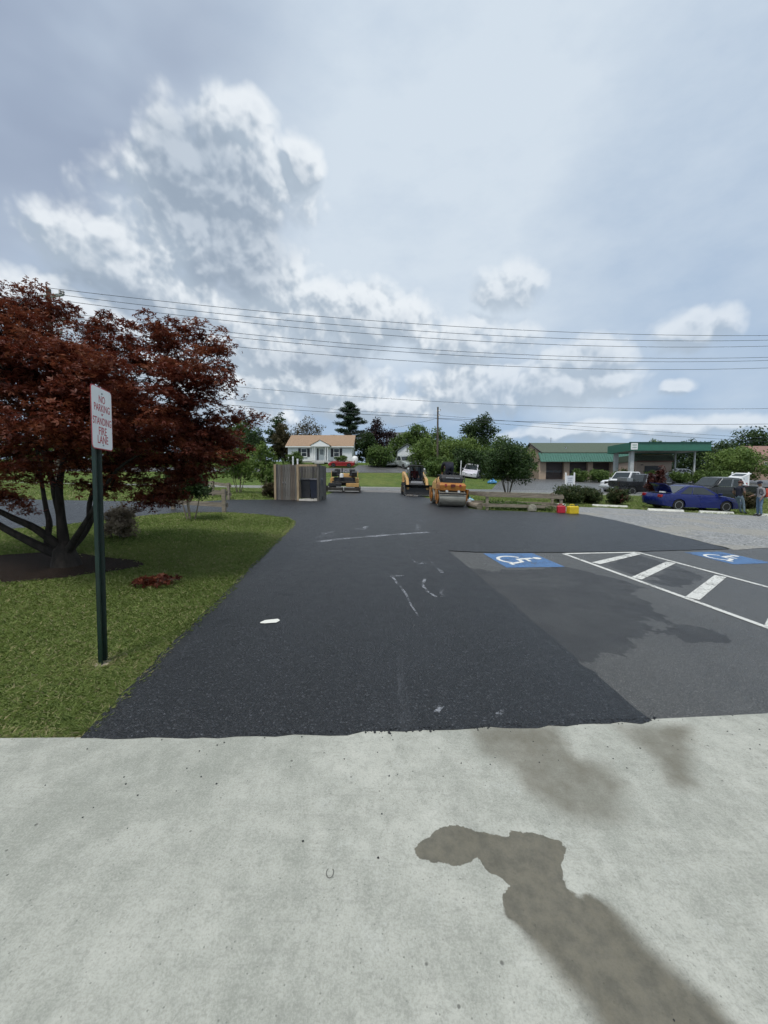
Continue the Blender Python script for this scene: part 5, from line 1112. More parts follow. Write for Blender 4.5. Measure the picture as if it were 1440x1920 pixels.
# pickups
def pickup(name, lab, pm, L=5.7, hgt=1.85, cab='extended', frames=False, rim=M_RIM, lift=0.0, grille=M_CHROME):
    h = L / 2; belt = hgt * .635; zr_ = hgt
    xa0, xa1 = h - 1.55, h - 2.15; xb1, xb0 = -h + 2.22, -h + 2.05
    top = [(-h, .50), (-h - .0, .70), (-h + .02, .78), (-h + 2.0, .80), (-h + 2.05, belt - .02), (xa0 - .05, belt), (h - 1.3, belt - .03), (h - .35, belt - .10), (h - .06, belt - .22), (h, belt - .5), (h, .45)]
    o = car(name, lab, 'pickup truck', dict(w=1.95, r=.37, tw=.25, zb=.34, wx=(h - .98, -h + 1.15), top=top, paint=pm, gh=(xa0, xa1, xb1, xb0, belt - .02, zr_), side=((.04, .36), (.40, .95)), wr=.80, rim=rim, doors=(xa0 - .2, xb0 + .75), zplate=.62, ztail=.98, htail=.36, zlamp=belt - .32, zgrille=belt - .34, hgrille=.26, frames=frames, grille=grille, spokes=6))
    for s in (-1, 1): MB().box((-h + 1.03, s * .93, .99), (2.04, .10, .46)).build('bed_side', pm, o, bevel=.02)
    MB().box((-h + .04, 0, .98), (.07, 1.76, .44)).build('tailgate', pm, o, bevel=.015); MB().box((-h + 2.0, 0, .98), (.06, 1.76, .42)).build('bed_front', pm, o)
    MB().box((-h - .08, 0, .58), (.16, 1.86, .17)).build('rear_bumper', M_CHROME, o, bevel=.03); MB().box((h + .05, 0, .56), (.16, 1.9, .2)).build('front_bumper', M_CHROME, o, bevel=.04)
    return o
pk = pickup('pickup_truck', 'black pickup with chrome window trim on the road behind the rose bushes', paintm('black_paint', (.012, .012, .015)), 6.2, 1.85, frames=True); seat_on_ground(pk, 23.6, 34.3, R(-4))
tb = MB(); tb.box((-2.15, 0, 1.36), (.5, 1.6, .3)); tb.build('tool_box', M_STEEL, pk)
pk = pickup('pickup_truck', 'white pickup facing left, beyond the bed of the black pickup', paintm('white_paint', (.70, .71, .72), 0.0), 5.6, 2.0, grille=M_UNDER); seat_on_ground(pk, 24.1, 38.2, R(205))
pk = pickup('pickup_truck', 'dark grey pickup facing left behind the two standing men', paintm('dark_grey_paint', (.030, .032, .034), .4), 5.9, 1.8, frames=True); seat_on_ground(pk, 25.8, 29.6, R(182))
pk = pickup('pickup_truck', 'silver pickup parked nose out in front of the white shed', paintm('silver_paint', (.40, .43, .42), .4), 5.2, 1.75); seat_on_ground(pk, 2.9, 58.6, R(-62))
pk = pickup('pickup_truck', 'grey green truck just left of the silver pickup', paintm('grey_green_paint', (.12, .15, .12), .2), 5.2, 1.8); seat_on_ground(pk, .4, 60.2, R(-70))
# red open roadster by the house
rd = car('roadster', 'red open top car parked below the white house', 'car', dict(w=1.66, r=.30, wx=(1.15, -1.15), top=[(-1.98, .40), (-2.0, .55), (-1.92, .70), (-1.2, .78), (-.5, .78), (.4, .80), (.75, .82), (1.4, .74), (1.85, .64), (1.98, .5), (1.98, .38)], paint=paintm('red_paint', (.28, .014, .018)), doors=(.55, -.3), spokes=8, zlamp=.6)); seat_on_ground(rd, -6.35, 58.0, R(180), .05)
mb = MB(); mb.loft([[(.62, -.66, .80), (.62, .66, .80), (.64, .66, .80), (.64, -.66, .80)], [(.34, -.58, 1.16), (.34, .58, 1.16), (.36, .58, 1.16), (.36, -.58, 1.16)]]); mb.build('windscreen', M_CGLASS, rd)
for s in (-1, 1):
    mb = MB(); mb.loft([[(-.42, s * .36 - .25, .55), (-.42, s * .36 + .25, .55), (-.25, s * .36 + .25, .55), (-.25, s * .36 - .25, .55)], [(-.58, s * .36 - .2, 1.02), (-.58, s * .36 + .2, 1.02), (-.46, s * .36 + .2, 1.02), (-.46, s * .36 - .2, 1.02)]]); mb.build('seat', M_UNDER, rd, bevel=.04)
MB().box((-.1, 0, .79), (.75, 1.2, .03)).build('cockpit', M_UNDER, rd)
MB().box((-.85, 0, .82), (.5, 1.25, .12)).build('folded_hood', plain('tan_canvas', (.3, .26, .2), .9), rd, bevel=.04)
# hatchback with raised tailgate, sedan by the canopy, van behind the roller
WHITEP = paintm('white_car_paint', (.72, .73, .74), 0.0)
hb_top = [(-2.1, .45), (-2.12, .62), (-2.08, .95), (-1.9, 1.0), (-.4, 1.0), (.95, .98), (1.35, .93), (1.85, .80), (2.1, .66), (2.12, .45)]
hb = car('hatchback', 'white hatchback with raised tailgate behind the grey pickup cab', 'car', dict(w=1.8, r=.33, wx=(1.35, -1.3), top=hb_top, paint=WHITEP, gh=(1.05, .35, -1.6, -2.0, .97, 1.62), side=((.05, .33), (.36, .62), (.66, .94)), wr=.78, doors=(.9, 0.0), ztail=1.0, htail=.3, rearglass=False))
mb = MB(); mb.loft([[(-1.62, -.62, 1.60), (-1.62, .62, 1.60), (-1.62, .62, 1.66), (-1.62, -.62, 1.66)], [(-2.5, -.72, 1.98), (-2.5, .72, 1.98), (-2.5, .72, 2.05), (-2.5, -.72, 2.05)]]); tg_ = mb.build('tailgate', WHITEP, hb)
MB().box((-2.02, 0, 1.865), (.5, 1.0, .02), ry=R(23.3)).build('tailgate_glass', M_CGLASS, hb); seat_on_ground(hb, 31.8, 36.6, R(188))
sd_ = car('sedan', 'white car half hidden by the hedge near the thin canopy post', 'car', dict(w=1.8, r=.33, wx=(1.4, -1.35), top=[(-2.3, .45), (-2.3, .7), (-2.2, .92), (-1.6, .98), (-.4, .95), (.95, .94), (1.4, .90), (2.0, .78), (2.25, .62), (2.28, .45)], paint=WHITEP, gh=(1.1, .3, -.9, -1.7, .93, 1.45), side=((.06, .32), (.36, .62), (.66, .94)), doors=(.9, 0.0))); seat_on_ground(sd_, 45.4, 59.5, R(170), .75)
vn = car('minivan', 'white minivan with dark windows behind the roller operator', 'van', dict(w=1.95, r=.34, wx=(1.45, -1.4), top=[(-2.4, .45), (-2.42, .7), (-2.38, 1.05), (-2.2, 1.08), (-.5, 1.08), (1.2, 1.05), (1.7, .98), (2.15, .82), (2.35, .66), (2.38, .45)], paint=plain('pale_van_paint', (.60, .58, .64), .4, coat=.6), gh=(1.45, .75, -2.1, -2.35, 1.05, 1.78), side=((.04, .30), (.33, .62), (.65, .93)), wr=.82, doors=(1.2, .2), ztail=1.05, htail=.35)); seat_on_ground(vn, 11.9, 52.5, R(248))
tk = empty('white_tank', (-4.55, 60.6, H(-4.55, 60.6)), 0, 'white rounded tank behind the tail of the red car', 'tank'); mb = MB(); mb.lathe([(.05, 0), (.42, .12), (.5, .4), (.5, 1.0), (.36, 1.3), (.05, 1.4)], (0, 0, .02), 'z', 18); mb.build('tank_shell', M_WHITE, tk, smooth=60); mb = MB(); mb.lathe([(.08, 1.36), (.08, 1.5)], (0, 0, 0), 'z', 10); mb.build('valve_cap', M_STEEL, tk)

# ---------------------------------------------------------------- paving machines
M_ORANGE = plain('machine_orange', (.36, .140, .024), .5, var=.14, scale=4, coat=.2)
M_TAN = plain('machine_tan_yellow', (.46, .265, .085), .55, var=.14, scale=4, coat=.2)
M_MBLACK = plain('machine_black', (.016, .016, .018), .55, var=.35, scale=5)
M_DRUM = plain('roller_steel', (.30, .29, .25), .42, .55, var=.22, scale=3, streak=(1, 6, 6))
M_DIRTY = plain('asphalt_stained_steel', (.05, .045, .04), .7, .3, var=.4, scale=6)
def face_cam(o, x, y, yaw, lift=0.0): seat_on_ground(o, x, y, yaw, lift)     # machines are modelled with their near end at -Y
rl = empty('road_roller', (0, 0, 0), 0, 'orange tandem road roller with a wide steel drum facing us', 'roller')
for y, nm in ((-.85, 'drum'), (.85, 'drum')):
    mb = MB(); mb.lathe([(.30, -.585), (.345, -.60), (.36, -.585), (.36, .585), (.345, .60), (.30, .585)], (0, y, .36), 'x', 36); mb.build(nm, M_DRUM, rl, smooth=30)
    for s in (-1, 1):
        mb = MB(); mb.lathe([(.27, 0), (.27, .04), (.14, .07)], (s * .60 if s > 0 else -.67, y, .36), 'x', 24); mb.build('drum_hub', M_ORANGE, rl, smooth=30)
    MB().box((0, y - .37 if y < 0 else y + .37, .60), (1.22, .05, .07)).build('scraper_bar', M_MBLACK, rl)
    for s in (-1, 1): mb = MB(); mb.prism([(y - .12, .28), (y + .12, .28), (y + .26, .80), (y - .26, .80)], s * .69 - .03, s * .69 + .03, 'x'); mb.build('drum_yoke', M_ORANGE, rl)
mb = MB(); mb.loft([[(-.58, -1.08, .72), (.58, -1.08, .72), (.58, -.12, .72), (-.58, -.12, .72)], [(-.60, -1.12, .98), (.60, -1.12, .98), (.60, -.1, .98), (-.60, -.1, .98)], [(-.54, -1.0, 1.08), (.54, -1.0, 1.08), (.54, -.1, 1.08), (-.54, -.1, 1.08)]]); mb.build('front_body', M_ORANGE, rl, bevel=.03)
mb = MB(); mb.loft([[(-.58, .18, .70), (.58, .18, .70), (.58, 1.25, .70), (-.58, 1.25, .70)], [(-.56, .2, 1.05), (.56, .2, 1.05), (.56, 1.22, 1.05), (-.56, 1.22, 1.05)], [(-.42, .3, 1.34), (.42, .3, 1.34), (.42, 1.02, 1.26), (-.42, 1.02, 1.26)]]); mb.build('engine_hood', M_TAN, rl, bevel=.04)
mb = MB(); mb.loft([[(-.42, -.98, 1.02), (.42, -.98, 1.02), (.42, -.3, 1.02), (-.42, -.3, 1.02)], [(-.52, -.96, 1.28), (.52, -.96, 1.28), (.52, -.28, 1.28), (-.52, -.28, 1.28)], [(-.46, -.84, 1.44), (.46, -.84, 1.44), (.46, -.3, 1.44), (-.46, -.3, 1.44)]]); mb.build('console', M_MBLACK, rl, bevel=.03)
MB().box((0, -.975, 1.30), (.62, .04, .03)).build('console_trim', plain('worn_grey_edge', (.36, .38, .40), .5), rl)
for x in (-.33, .33):
    MB().box((x, -1.125, .97), (.09, .03, .09)).build('marker_lamp', M_TAIL, rl); mb = MB(); mb.lathe([(.055, -1.17), (.06, -1.12)], (x * .82, 0, .70), 'y', 14); mb.build('headlamp', M_LAMP, rl)
MB().box((0, -1.125, .96), (.2, .03, .11)).build('badge_panel', plain('dark_red_badge', (.10, .012, .012), .5), rl)
MB().box((0, .05, .80), (.9, .4, .3)).build('articulation', M_MBLACK, rl)
MB().box((0, .05, 1.0), (1.1, .5, .05)).build('platform', M_DIRTY, rl)
mb = MB(); mb.box((.05, .12, 1.12), (.46, .42, .14)); mb.box((.05, .34, 1.38), (.44, .1, .46), rx=R(-8)); mb.build('seat', M_MBLACK, rl, bevel=.03)
for s in (-1, 1): MB().tube([(s * .55, -.9, 1.12), (s * .56, -.85, 1.42), (s * .56, -.2, 1.42), (s * .56, .0, 1.05)], .02, 8).build('handrail', M_MBLACK, rl, smooth=60)
MB().tube([(0, -.5, 1.3), (0, -.38, 1.45)], .025, 8).build('steering_column', M_MBLACK, rl)
mb = MB(); ringp = [(.19 * math.cos(k * .5236), -.36 + .14 * math.sin(k * .5236), 1.46 - .12 * math.sin(k * .5236)) for k in range(13)]; mb.tube(ringp, .014, 6, False); mb.build('steering_wheel', M_MBLACK, rl)
mb = MB(); mb.lathe([(.022, 1.05), (.022, 2.12), (.015, 2.14)], (.62, .25, 0), 'z', 10); mb.build('flag_pole', M_PVC, rl)
RLX, RLY, RLA = 3.02, 18.4, math.atan2(-.0875, 1) ; seat_on_ground(rl, RLX, RLY, R(2), .03)

sk = empty('skid_loader', (0, 0, 0), 0, 'tan skid loader with a black bucket and glazed cab', 'loader')
mb = MB(); mb.loft([[(-.50, -.95, .25), (.50, -.95, .25), (.50, 1.15, .25), (-.50, 1.15, .25)], [(-.52, -1.0, .62), (.52, -1.0, .62), (.52, 1.25, .75), (-.52, 1.25, .75)], [(-.50, -.7, .88), (.50, -.7, .88), (.50, 1.2, 1.15), (-.50, 1.2, 1.15)]]); mb.build('chassis', M_MBLACK, sk, bevel=.03)
for x in (-.72, .72):
    for y in (-.55, .55): wheel(sk, x, y if False else y, .40, .26, M_TAN, 4)
for o in [c for c in sk.children if c.name.startswith('wheel')]: bpy.data.objects.remove(o)
def xwheel(parent, x, y, r, w, rim):
    s = 1 if x > 0 else -1
    mb = MB(); mb.lathe([(r * .5, -w / 2), (r * .92, -w / 2), (r, -w * .3), (r, w * .3), (r * .92, w / 2), (r * .5, w / 2)], (x, y, r), 'x', 24); wt = mb.build('wheel', M_TYRE, parent, smooth=35)
    mb = MB(); mb.lathe([(r * .12, s * w * .2), (r * .42, s * w * .3), (r * .52, s * w * .5), (r * .46, s * w * .52), (r * .40, s * w * .3)], (x, y, r), 'x', 20); mb.build('rim', rim, wt, smooth=35)
    mb = MB()
    for k in range(14):
        a = k * 2 * math.pi / 14; mb.box((x, y + math.cos(a) * r * 1.0, r + math.sin(a) * r * 1.0), (w * .9, .05, .05), rx=a)
    mb.build('tread_lugs', M_TYRE, wt)
for o in [c for c in bpy.data.objects if c.parent is None and c.name.split('.')[0] in ('rim', 'spokes')]: bpy.data.objects.remove(o)
for x in (-.74, .74):
    for y in (-.55, .58): xwheel(sk, x, y, .41, .28, M_TAN)
for s in (-1, 1):
    mb = MB(); mb.prism([(.55, .60), (1.30, .62), (1.32, 1.52), (1.05, 1.60), (.75, 1.30)], s * .68 - .11, s * .68 + .11, 'x'); mb.build('arm_tower', M_TAN, sk, bevel=.02)
    mb = MB(); mb.prism([(1.2, 1.58), (1.24, 1.36), (.2, 1.16), (-.62, .95), (-1.08, .36), (-1.26, .36), (-1.26, .55), (-.80, 1.12), (.2, 1.38)], s * .66 - .09, s * .66 + .09, 'x'); mb.build('lift_arm', M_TAN, sk, bevel=.02)
    MB().tube([(s * .66, .7, .8), (s * .66, -.1, 1.1)], .04, 8).build('lift_ram', M_CHROME, sk)
    MB().box((s * .66, 1.30, 1.45), (.14, .05, .12)).build('tail_lamp', M_TAIL, sk)
    mb = MB(); mb.lathe([(.06, -.42), (.075, -.36)], (s * .56, 0, 1.78), 'y', 12); mb.build('work_lamp', M_LAMP, sk)
    for y in (-.38, .55): MB().box((s * .44, y, 1.42), (.07, .07, 1.12)).build('cab_pillar', M_MBLACK, sk)
    MB().box((s * .44, .09, 1.47), (.014, .84, .9)).build('side_glass', glass('cab_glass', (.16, .21, .22), .05), sk)
MB().box((0, .1, 2.0), (.98, 1.1, .08)).build('cab_roof', M_MBLACK, sk, bevel=.03)
MB().box((0, .56, 1.5), (.82, .015, .85)).build('rear_glass', glass('cab_glass', (.16, .21, .22), .05), sk)
mb = MB(); mb.box((0, .15, .98), (.5, .45, .14)); mb.box((0, .40, 1.25), (.48, .1, .5)); mb.build('seat', M_MBLACK, sk, bevel=.03)
MB().box((0, -.72, .80), (.8, .12, .3)).build('front_step', plain('grey_step_plate', (.35, .35, .36), .6), sk)
MB().box((0, 1.22, .95), (.9, .12, .5)).build('rear_door', M_TAN, sk)
mb = MB(); mb.prism([(-1.20, .06), (-1.95, .05), (-1.97, .09), (-1.30, .14), (-1.24, .52), (-1.48, .68), (-1.50, .72), (-1.18, .60)], -.92, .92, 'x'); bk_ = mb.build('bucket', M_MBLACK, sk)
for s in (-1, 1): mb = MB(); mb.prism([(-1.20, .06), (-1.94, .06), (-1.50, .70), (-1.18, .58)], s * .92 - .02, s * .92 + .02, 'x'); mb.build('bucket_side', M_MBLACK, bk_)
MB().box((0, -1.96, .065), (1.84, .1, .025)).build('cutting_edge', M_STEEL, bk_)
seat_on_ground(sk, 2.15, 27.0, R(4), .03)
rp = []
for k in range(26):
    a = rng.uniform(0, 6.28); rr = rng.uniform(0, .38); s = rng.uniform(.05, .12); rp.append((1.75 + rr * math.cos(a), 24.6 + rr * .5 * math.sin(a), s))
mb = MB()
for x, y, s in rp: mb.loft([[(x + s * k * math.cos(q * 1.047 + x), y + s * k * math.sin(q * 1.047 + x), H(x, y) + .03 + h * s) for q in range(6)] for k, h in ((.9, 0), (1.0, .5), (.5, 1.0))])
tag(mb.build('rubble_pile', plain('broken_asphalt', (.12, .11, .10), .95, var=.4, scale=12, bump=.6)), 'small heap of broken asphalt in front of the loader bucket', 'rubble', kind='stuff')

pv = empty('asphalt_paver', (0, 0, 0), 0, 'black and yellow asphalt paver parked right of the timber enclosure', 'paver')
for s in (-1, 1):
    tr = [(-1.2, .02), (1.3, .02), (1.5, .26), (1.3, .52), (-1.2, .52), (-1.4, .26)]
    mb = MB(); mb.prism(tr, s * .92 - .16, s * .92 + .16, 'x'); t_ = mb.build('track', M_TYRE, pv, bevel=.03)
    for k in range(9): MB().box((s * .92, -1.1 + k * .29, .035), (.36, .16, .05)).build('track_pad', M_DIRTY, t_)
    mb = MB(); mb.prism([(-.9, .5), (.9, .5), (.9, .95), (.3, 1.05), (-.9, 1.0)], s * .90 - .14, s * .90 + .14, 'x'); mb.build('side_cover', M_TAN, pv, bevel=.03)
    mb = MB(); mb.loft([[(s * .35, .9, .45), (s * 1.10, .9, .95), (s * 1.10, .94, .99), (s * .35, .94, .5)], [(s * .35, 2.2, .45), (s * 1.15, 2.3, 1.0), (s * 1.15, 2.3, 1.05), (s * .35, 2.2, .5)]]); mb.build('hopper_wing', M_DIRTY, pv)
    con = MB().box((s * .72, -1.05, 1.30), (.36, .28, .34), rx=R(20)).build('console', M_MBLACK, pv, bevel=.02)
    for k in range(3): MB().tube([(s * .72 - .1 + k * .1, -1.02, 1.44), (s * .72 - .1 + k * .1, -1.06, 1.60)], .014, 6).build('lever', M_STEEL, con)
    mb = MB(); mb.box((s * .55, -.62, 1.20), (.42, .40, .12)); mb.box((s * .55, -.42, 1.45), (.42, .09, .42)); mb.build('seat', M_MBLACK, pv, bevel=.03)
    MB().tube([(s * .95, -.8, 1.0), (s * .95, -.8, 1.5), (s * .95, .5, 1.5), (s * .95, .5, 1.0)], .022, 8).build('handrail', M_TAN, pv, smooth=60)
    MB().box((s * .60, -1.85, .20), (1.12, .55, .30)).build('screed_plate', M_DIRTY, pv, bevel=.02)
    MB().box((s * .58, -2.135, .10), (1.0, .03, .07)).build('screed_edge', plain('worn_screed_steel', (.40, .39, .37), .45, .5), pv)
    MB().box((s * 1.17, -1.85, .24), (.05, .8, .42)).build('end_gate', M_DIRTY, pv)
    MB().tube([(s * .98, -1.7, .45), (s * 1.0, .3, .62)], .06, 8).build('tow_arm', M_TAN, pv)
    MB().box((s * .62, -1.72, .52), (.9, .5, .26)).build('screed_cover', M_TAN if s > 0 else M_MBLACK, pv, bevel=.03)
MB().box((0, -1.2, .72), (1.7, .5, .1)).build('operator_step', M_DIRTY, pv)
MB().box((0, .0, .75), (1.5, 2.0, .62)).build('tractor_body', M_MBLACK, pv, bevel=.04)
mb = MB(); mb.loft([[(-.55, -.2, 1.05), (.75, -.2, 1.05), (.75, .9, 1.05), (-.55, .9, 1.05)], [(-.5, -.15, 1.36), (.70, -.15, 1.36), (.70, .8, 1.28), (-.5, .8, 1.28)]]); mb.build('engine_hood', M_TAN, pv, bevel=.05)
MB().lathe([(.05, 1.3), (.05, 1.72), (.06, 1.74)], (-.25, .3, 0), 'z', 10).build('exhaust', M_MBLACK, pv)
mb = MB(); mb.tube([(.12 + .16 * math.cos(k * .5236), -.92 + .1 * math.sin(k * .5236), 1.46 - .1 * math.sin(k * .5236)) for k in range(13)], .014, 6, False); mb.build('steering_wheel', M_MBLACK, pv)
MB().lathe([(.14, 1.05), (.14, 1.3), (.03, 1.34)], (-.2, -1.15, 0), 'z', 14).build('water_jug', M_PVC, pv)
seat_on_ground(pv, -2.95, 29.0, R(3), .03)

# ---------------------------------------------------------------- people
M_SKIN = plain('brown_skin', (.20, .115, .075), .6, var=.08); M_SKIN2 = plain('tan_skin', (.33, .20, .14), .6, var=.08)
def lerp(a, b, u): return tuple(a[i] + (b[i] - a[i]) * u for i in range(3))
def person(lab, J, mats, loc, rz, scale=1.0, cap=None, group='workers', bulk=1.0):
    """J: joint positions in metres, +Y is the way the figure faces; one continuous skinned body"""
    vs = []; rad = []; reg = []; ed = []
    def v(p, r, g): vs.append(p); rad.append(r * (bulk if g in ('top', 'sleeve', 'arm', 'legs') else 1.0)); reg.append(g); return len(vs) - 1
    def e(a, b): ed.append((a, b)); return b
    pel = v(J['pelvis'], .135, 'legs'); sp = e(pel, v(J['spine'], .135, 'top')); ch_ = e(sp, v(J['chest'], .155, 'top')); nb = e(ch_, v(lerp(J['chest'], J['neck'], .75), .085, 'top')); nk = e(nb, v(J['neck'], .055, 'skin'))
    h0 = e(nk, v(lerp(J['neck'], J['head'], .45), .072, 'skin')); h1 = e(h0, v(J['head'], .098, 'skin')); hd = Vector(J['head']) - Vector(J['neck']); h2 = e(h1, v(tuple(Vector(J['head']) + hd.normalized() * .10), .075, 'hair'))
    fw = Vector(J.get('look', (0, 1, 0))).normalized(); e(h1, v(tuple(Vector(J['head']) + fw * .115 - hd.normalized() * .02), .018, 'skin'))
    for s in 'LR':
        k = -1 if s == 'L' else 1
        hp = e(pel, v(J['hip' + s], .105, 'legs')); th = e(hp, v(lerp(J['hip' + s], J['knee' + s], .5), .085, 'legs')); kn = e(th, v(J['knee' + s], .065, 'legs')); cf = e(kn, v(lerp(J['knee' + s], J['ank' + s], .35), .066, 'legs')); an = e(cf, v(J['ank' + s], .050, 'legs')); heel = e(an, v(lerp(J['ank' + s], J['toe' + s], .35), .052, 'shoe')); e(heel, v(J['toe' + s], .042, 'shoe'))
        sh = e(ch_, v(J['sho' + s], .075, 'top')); ua = e(sh, v(lerp(J['sho' + s], J['elb' + s], .5), .058, 'sleeve')); el_ = e(ua, v(J['elb' + s], .046, 'arm')); fa = e(el_, v(lerp(J['elb' + s], J['wri' + s], .4), .043, 'arm')); wr = e(fa, v(J['wri' + s], .030, 'skin'))
        d = (Vector(J['wri' + s]) - Vector(J['elb' + s])).normalized(); side = d.cross(Vector((0, 1, .2))).normalized(); W0 = Vector(J['wri' + s]); cu = d.cross(side).normalized() * (1 if s == 'L' else -1)
        pm_ = e(wr, v(tuple(W0 + d * .055), .034, 'skin'))
        for q, (o_, L) in enumerate(((-.030, .070), (-.010, .080), (.011, .076), (.031, .058))):
            f0 = e(pm_, v(tuple(W0 + d * .095 + side * o_), .0095, 'skin')); f1 = e(f0, v(tuple(W0 + d * (.095 + L * .5) + side * o_ + cu * .012), .009, 'skin')); e(f1, v(tuple(W0 + d * (.095 + L * .85) + side * o_ + cu * .035), .0075, 'skin'))
        t0 = e(wr, v(tuple(W0 + d * .045 + side * -.045), .011, 'skin')); e(t0, v(tuple(W0 + d * .085 + side * -.062 + cu * .01), .009, 'skin'))
    me = bpy.data.meshes.new('person'); me.from_pydata(vs, ed, []); o = bpy.data.objects.new('tmp', me); COL.objects.link(o)
    m = o.modifiers.new('skin', 'SKIN'); m.use_smooth_shade = True
    for i, sv in enumerate(me.skin_vertices[0].data): sv.radius = (rad[i], rad[i] * (.74 if reg[i] == 'top' else .9)); sv.use_root = i == 0
    o.modifiers.new('sub', 'SUBSURF').levels = 1; o.modifiers['sub'].render_levels = 1
    dg = bpy.context.evaluated_depsgraph_get(); me2 = bpy.data.meshes.new_from_object(o.evaluated_get(dg)); bpy.data.objects.remove(o)
    me2.name = 'body'; me2.materials.clear(); names = list(dict.fromkeys(reg)); [me2.materials.append(mats[n]) for n in names]
    A_ = np.array(vs); mids = np.array([np.mean([A_[a], A_[b]], 0) for a, b in ed]); pts = np.concatenate([A_, mids]); rg = [names.index(r) for r in reg] + [names.index(reg[b]) for a, b in ed]; rr = np.array(rad + [(rad[a] + rad[b]) / 2 for a, b in ed])
    for p in me2.polygons:
        c = np.array(p.center); p.material_index = rg[int(np.argmin(np.linalg.norm(pts - c, axis=1) - rr))]; p.use_smooth = True
    root = empty('person', loc, rz, lab, 'person', group, scale); b = bpy.data.objects.new('body', me2); link(b, root)
    up = hd.normalized(); c0 = Vector(J['head']) + up * .045; rt = fw.cross(up).normalized(); f2 = up.cross(rt).normalized()
    for s in (-1, 1):
        q = Vector(J['head']) + f2 * .088 + rt * s * .034 + up * .012; mb = MB(); mb.lathe([(.004, -.009), (.012, 0), (.004, .009)], q, 'y', 8); mb.build('eye', M_UNDER, root)
        q = Vector(J['head']) + rt * s * .092 - up * .01; mb = MB(); mb.lathe([(.008, -.012), (.024, 0), (.008, .012)], q, 'x', 8); mb.build('ear', mats['skin'], root)
    mb = MB(); mb.box(Vector(J['head']) + f2 * .086 - up * .052, (.042, .012, .012)); mb.build('mouth', plain('lip_tone', (.15, .06, .05), .6), root)
    if cap:
        rings = [[c0 + up * h + (rt * math.cos(a) + f2 * math.sin(a)) * r_ for a in [k * .5236 for k in range(12)]] for h, r_ in ((-.01, .108), (.03, .108), (.075, .088), (.10, .045), (.108, .01))]
        mb = MB(); mb.loft(rings); cp2 = mb.build('cap', cap, root, smooth=60)
        mb = MB(); mb.loft([[c0 + f2 * .09 + rt * .075 - up * .004, c0 + f2 * .09 - rt * .075 - up * .004, c0 + f2 * .09 - rt * .075 + up * .006, c0 + f2 * .09 + rt * .075 + up * .006], [c0 + f2 * .20 + rt * .05 - up * .02, c0 + f2 * .20 - rt * .05 - up * .02, c0 + f2 * .20 - rt * .05 - up * .012, c0 + f2 * .20 + rt * .05 - up * .012]]); mb.build('peak', cap, cp2)
    return root
M_JEAN = plain('blue_denim', (.10, .16, .24), .9, var=.2, scale=14); M_JEANL = plain('faded_denim', (.17, .23, .28), .9, var=.25, scale=10); M_NAVY = plain('navy_cloth', (.012, .014, .026), .9, var=.2); M_BLACKC = plain('black_cloth', (.010, .010, .013), .92, var=.25)
M_GREYC = plain('grey_shirt', (.26, .25, .26), .92, var=.12); M_BOOT = plain('dark_boot', (.02, .016, .013), .7); M_MAROON = plain('maroon_cloth', (.09, .018, .02), .9, var=.2); M_HAIR = plain('dark_hair', (.012, .009, .008), .8)
M_BROWNG = plain('faded_brown_shirt', (.12, .095, .09), .92, var=.15)
stand = dict(pelvis=(0, 0, .94), spine=(0, .01, 1.10), chest=(0, .015, 1.32), neck=(0, .02, 1.50), head=(0, .04, 1.635),
    hipL=(-.10, 0, .88), kneeL=(-.115, .02, .49), ankL=(-.13, -.02, .10), toeL=(-.15, .17, .045), hipR=(.10, 0, .88), kneeR=(.115, .02, .49), ankR=(.13, -.02, .10), toeR=(.15, .17, .045),
    shoL=(-.20, 0, 1.42), elbL=(-.27, -.03, 1.14), wriL=(-.27, .10, .92), shoR=(.20, 0, 1.42), elbR=(.27, -.03, 1.14), wriR=(.27, .10, .92))
# leaning back on the front wing of the blue car, legs out towards the gravel
lean = dict(stand, pelvis=(0, -.05, .90), spine=(0, -.10, 1.06), chest=(0, -.12, 1.28), neck=(0, -.07, 1.46), head=(0, -.02, 1.59), look=(0, 1, -.35), hipL=(-.10, -.03, .85), kneeL=(-.12, .22, .50), ankL=(-.13, .34, .11), toeL=(-.15, .53, .05), hipR=(.10, -.03, .85), kneeR=(.12, .12, .48), ankR=(.13, .16, .10), toeR=(.15, .35, .045),
    shoL=(-.20, -.12, 1.38), elbL=(-.25, -.10, 1.10), wriL=(-.12, .12, .98), shoR=(.20, -.12, 1.38), elbR=(.27, -.12, 1.10), wriR=(.14, .12, .96))
px1, py1 = 18.95, 20.45
person('man in dark vest and faded jeans leaning against the blue car', lean, dict(skin=M_SKIN, hair=M_HAIR, top=M_NAVY, sleeve=M_BROWNG, arm=M_SKIN, legs=M_JEANL, shoe=M_BOOT), (px1, py1, H(px1, py1) + .01), R(-72), 1.02, cap=plain('rust_cap', (.09, .035, .03), .9))
px2, py2 = 18.95, 19.35
p2 = person('man in grey shirt and jeans with a red backpack at the right edge', dict(stand, wriR=(.20, .28, 1.02), look=(0, 1, -.1)), dict(skin=M_SKIN, hair=M_HAIR, top=M_GREYC, sleeve=M_GREYC, arm=M_GREYC, legs=M_JEAN, shoe=M_BOOT), (px2, py2, H(px2, py2) + .01), R(75), 1.0, cap=plain('navy_cap', (.012, .014, .03), .9))
bpk = empty('backpack_blower', (px2, py2, H(px2, py2) + .01), R(75), 'red and orange backpack unit worn by the man at the right edge', 'backpack')
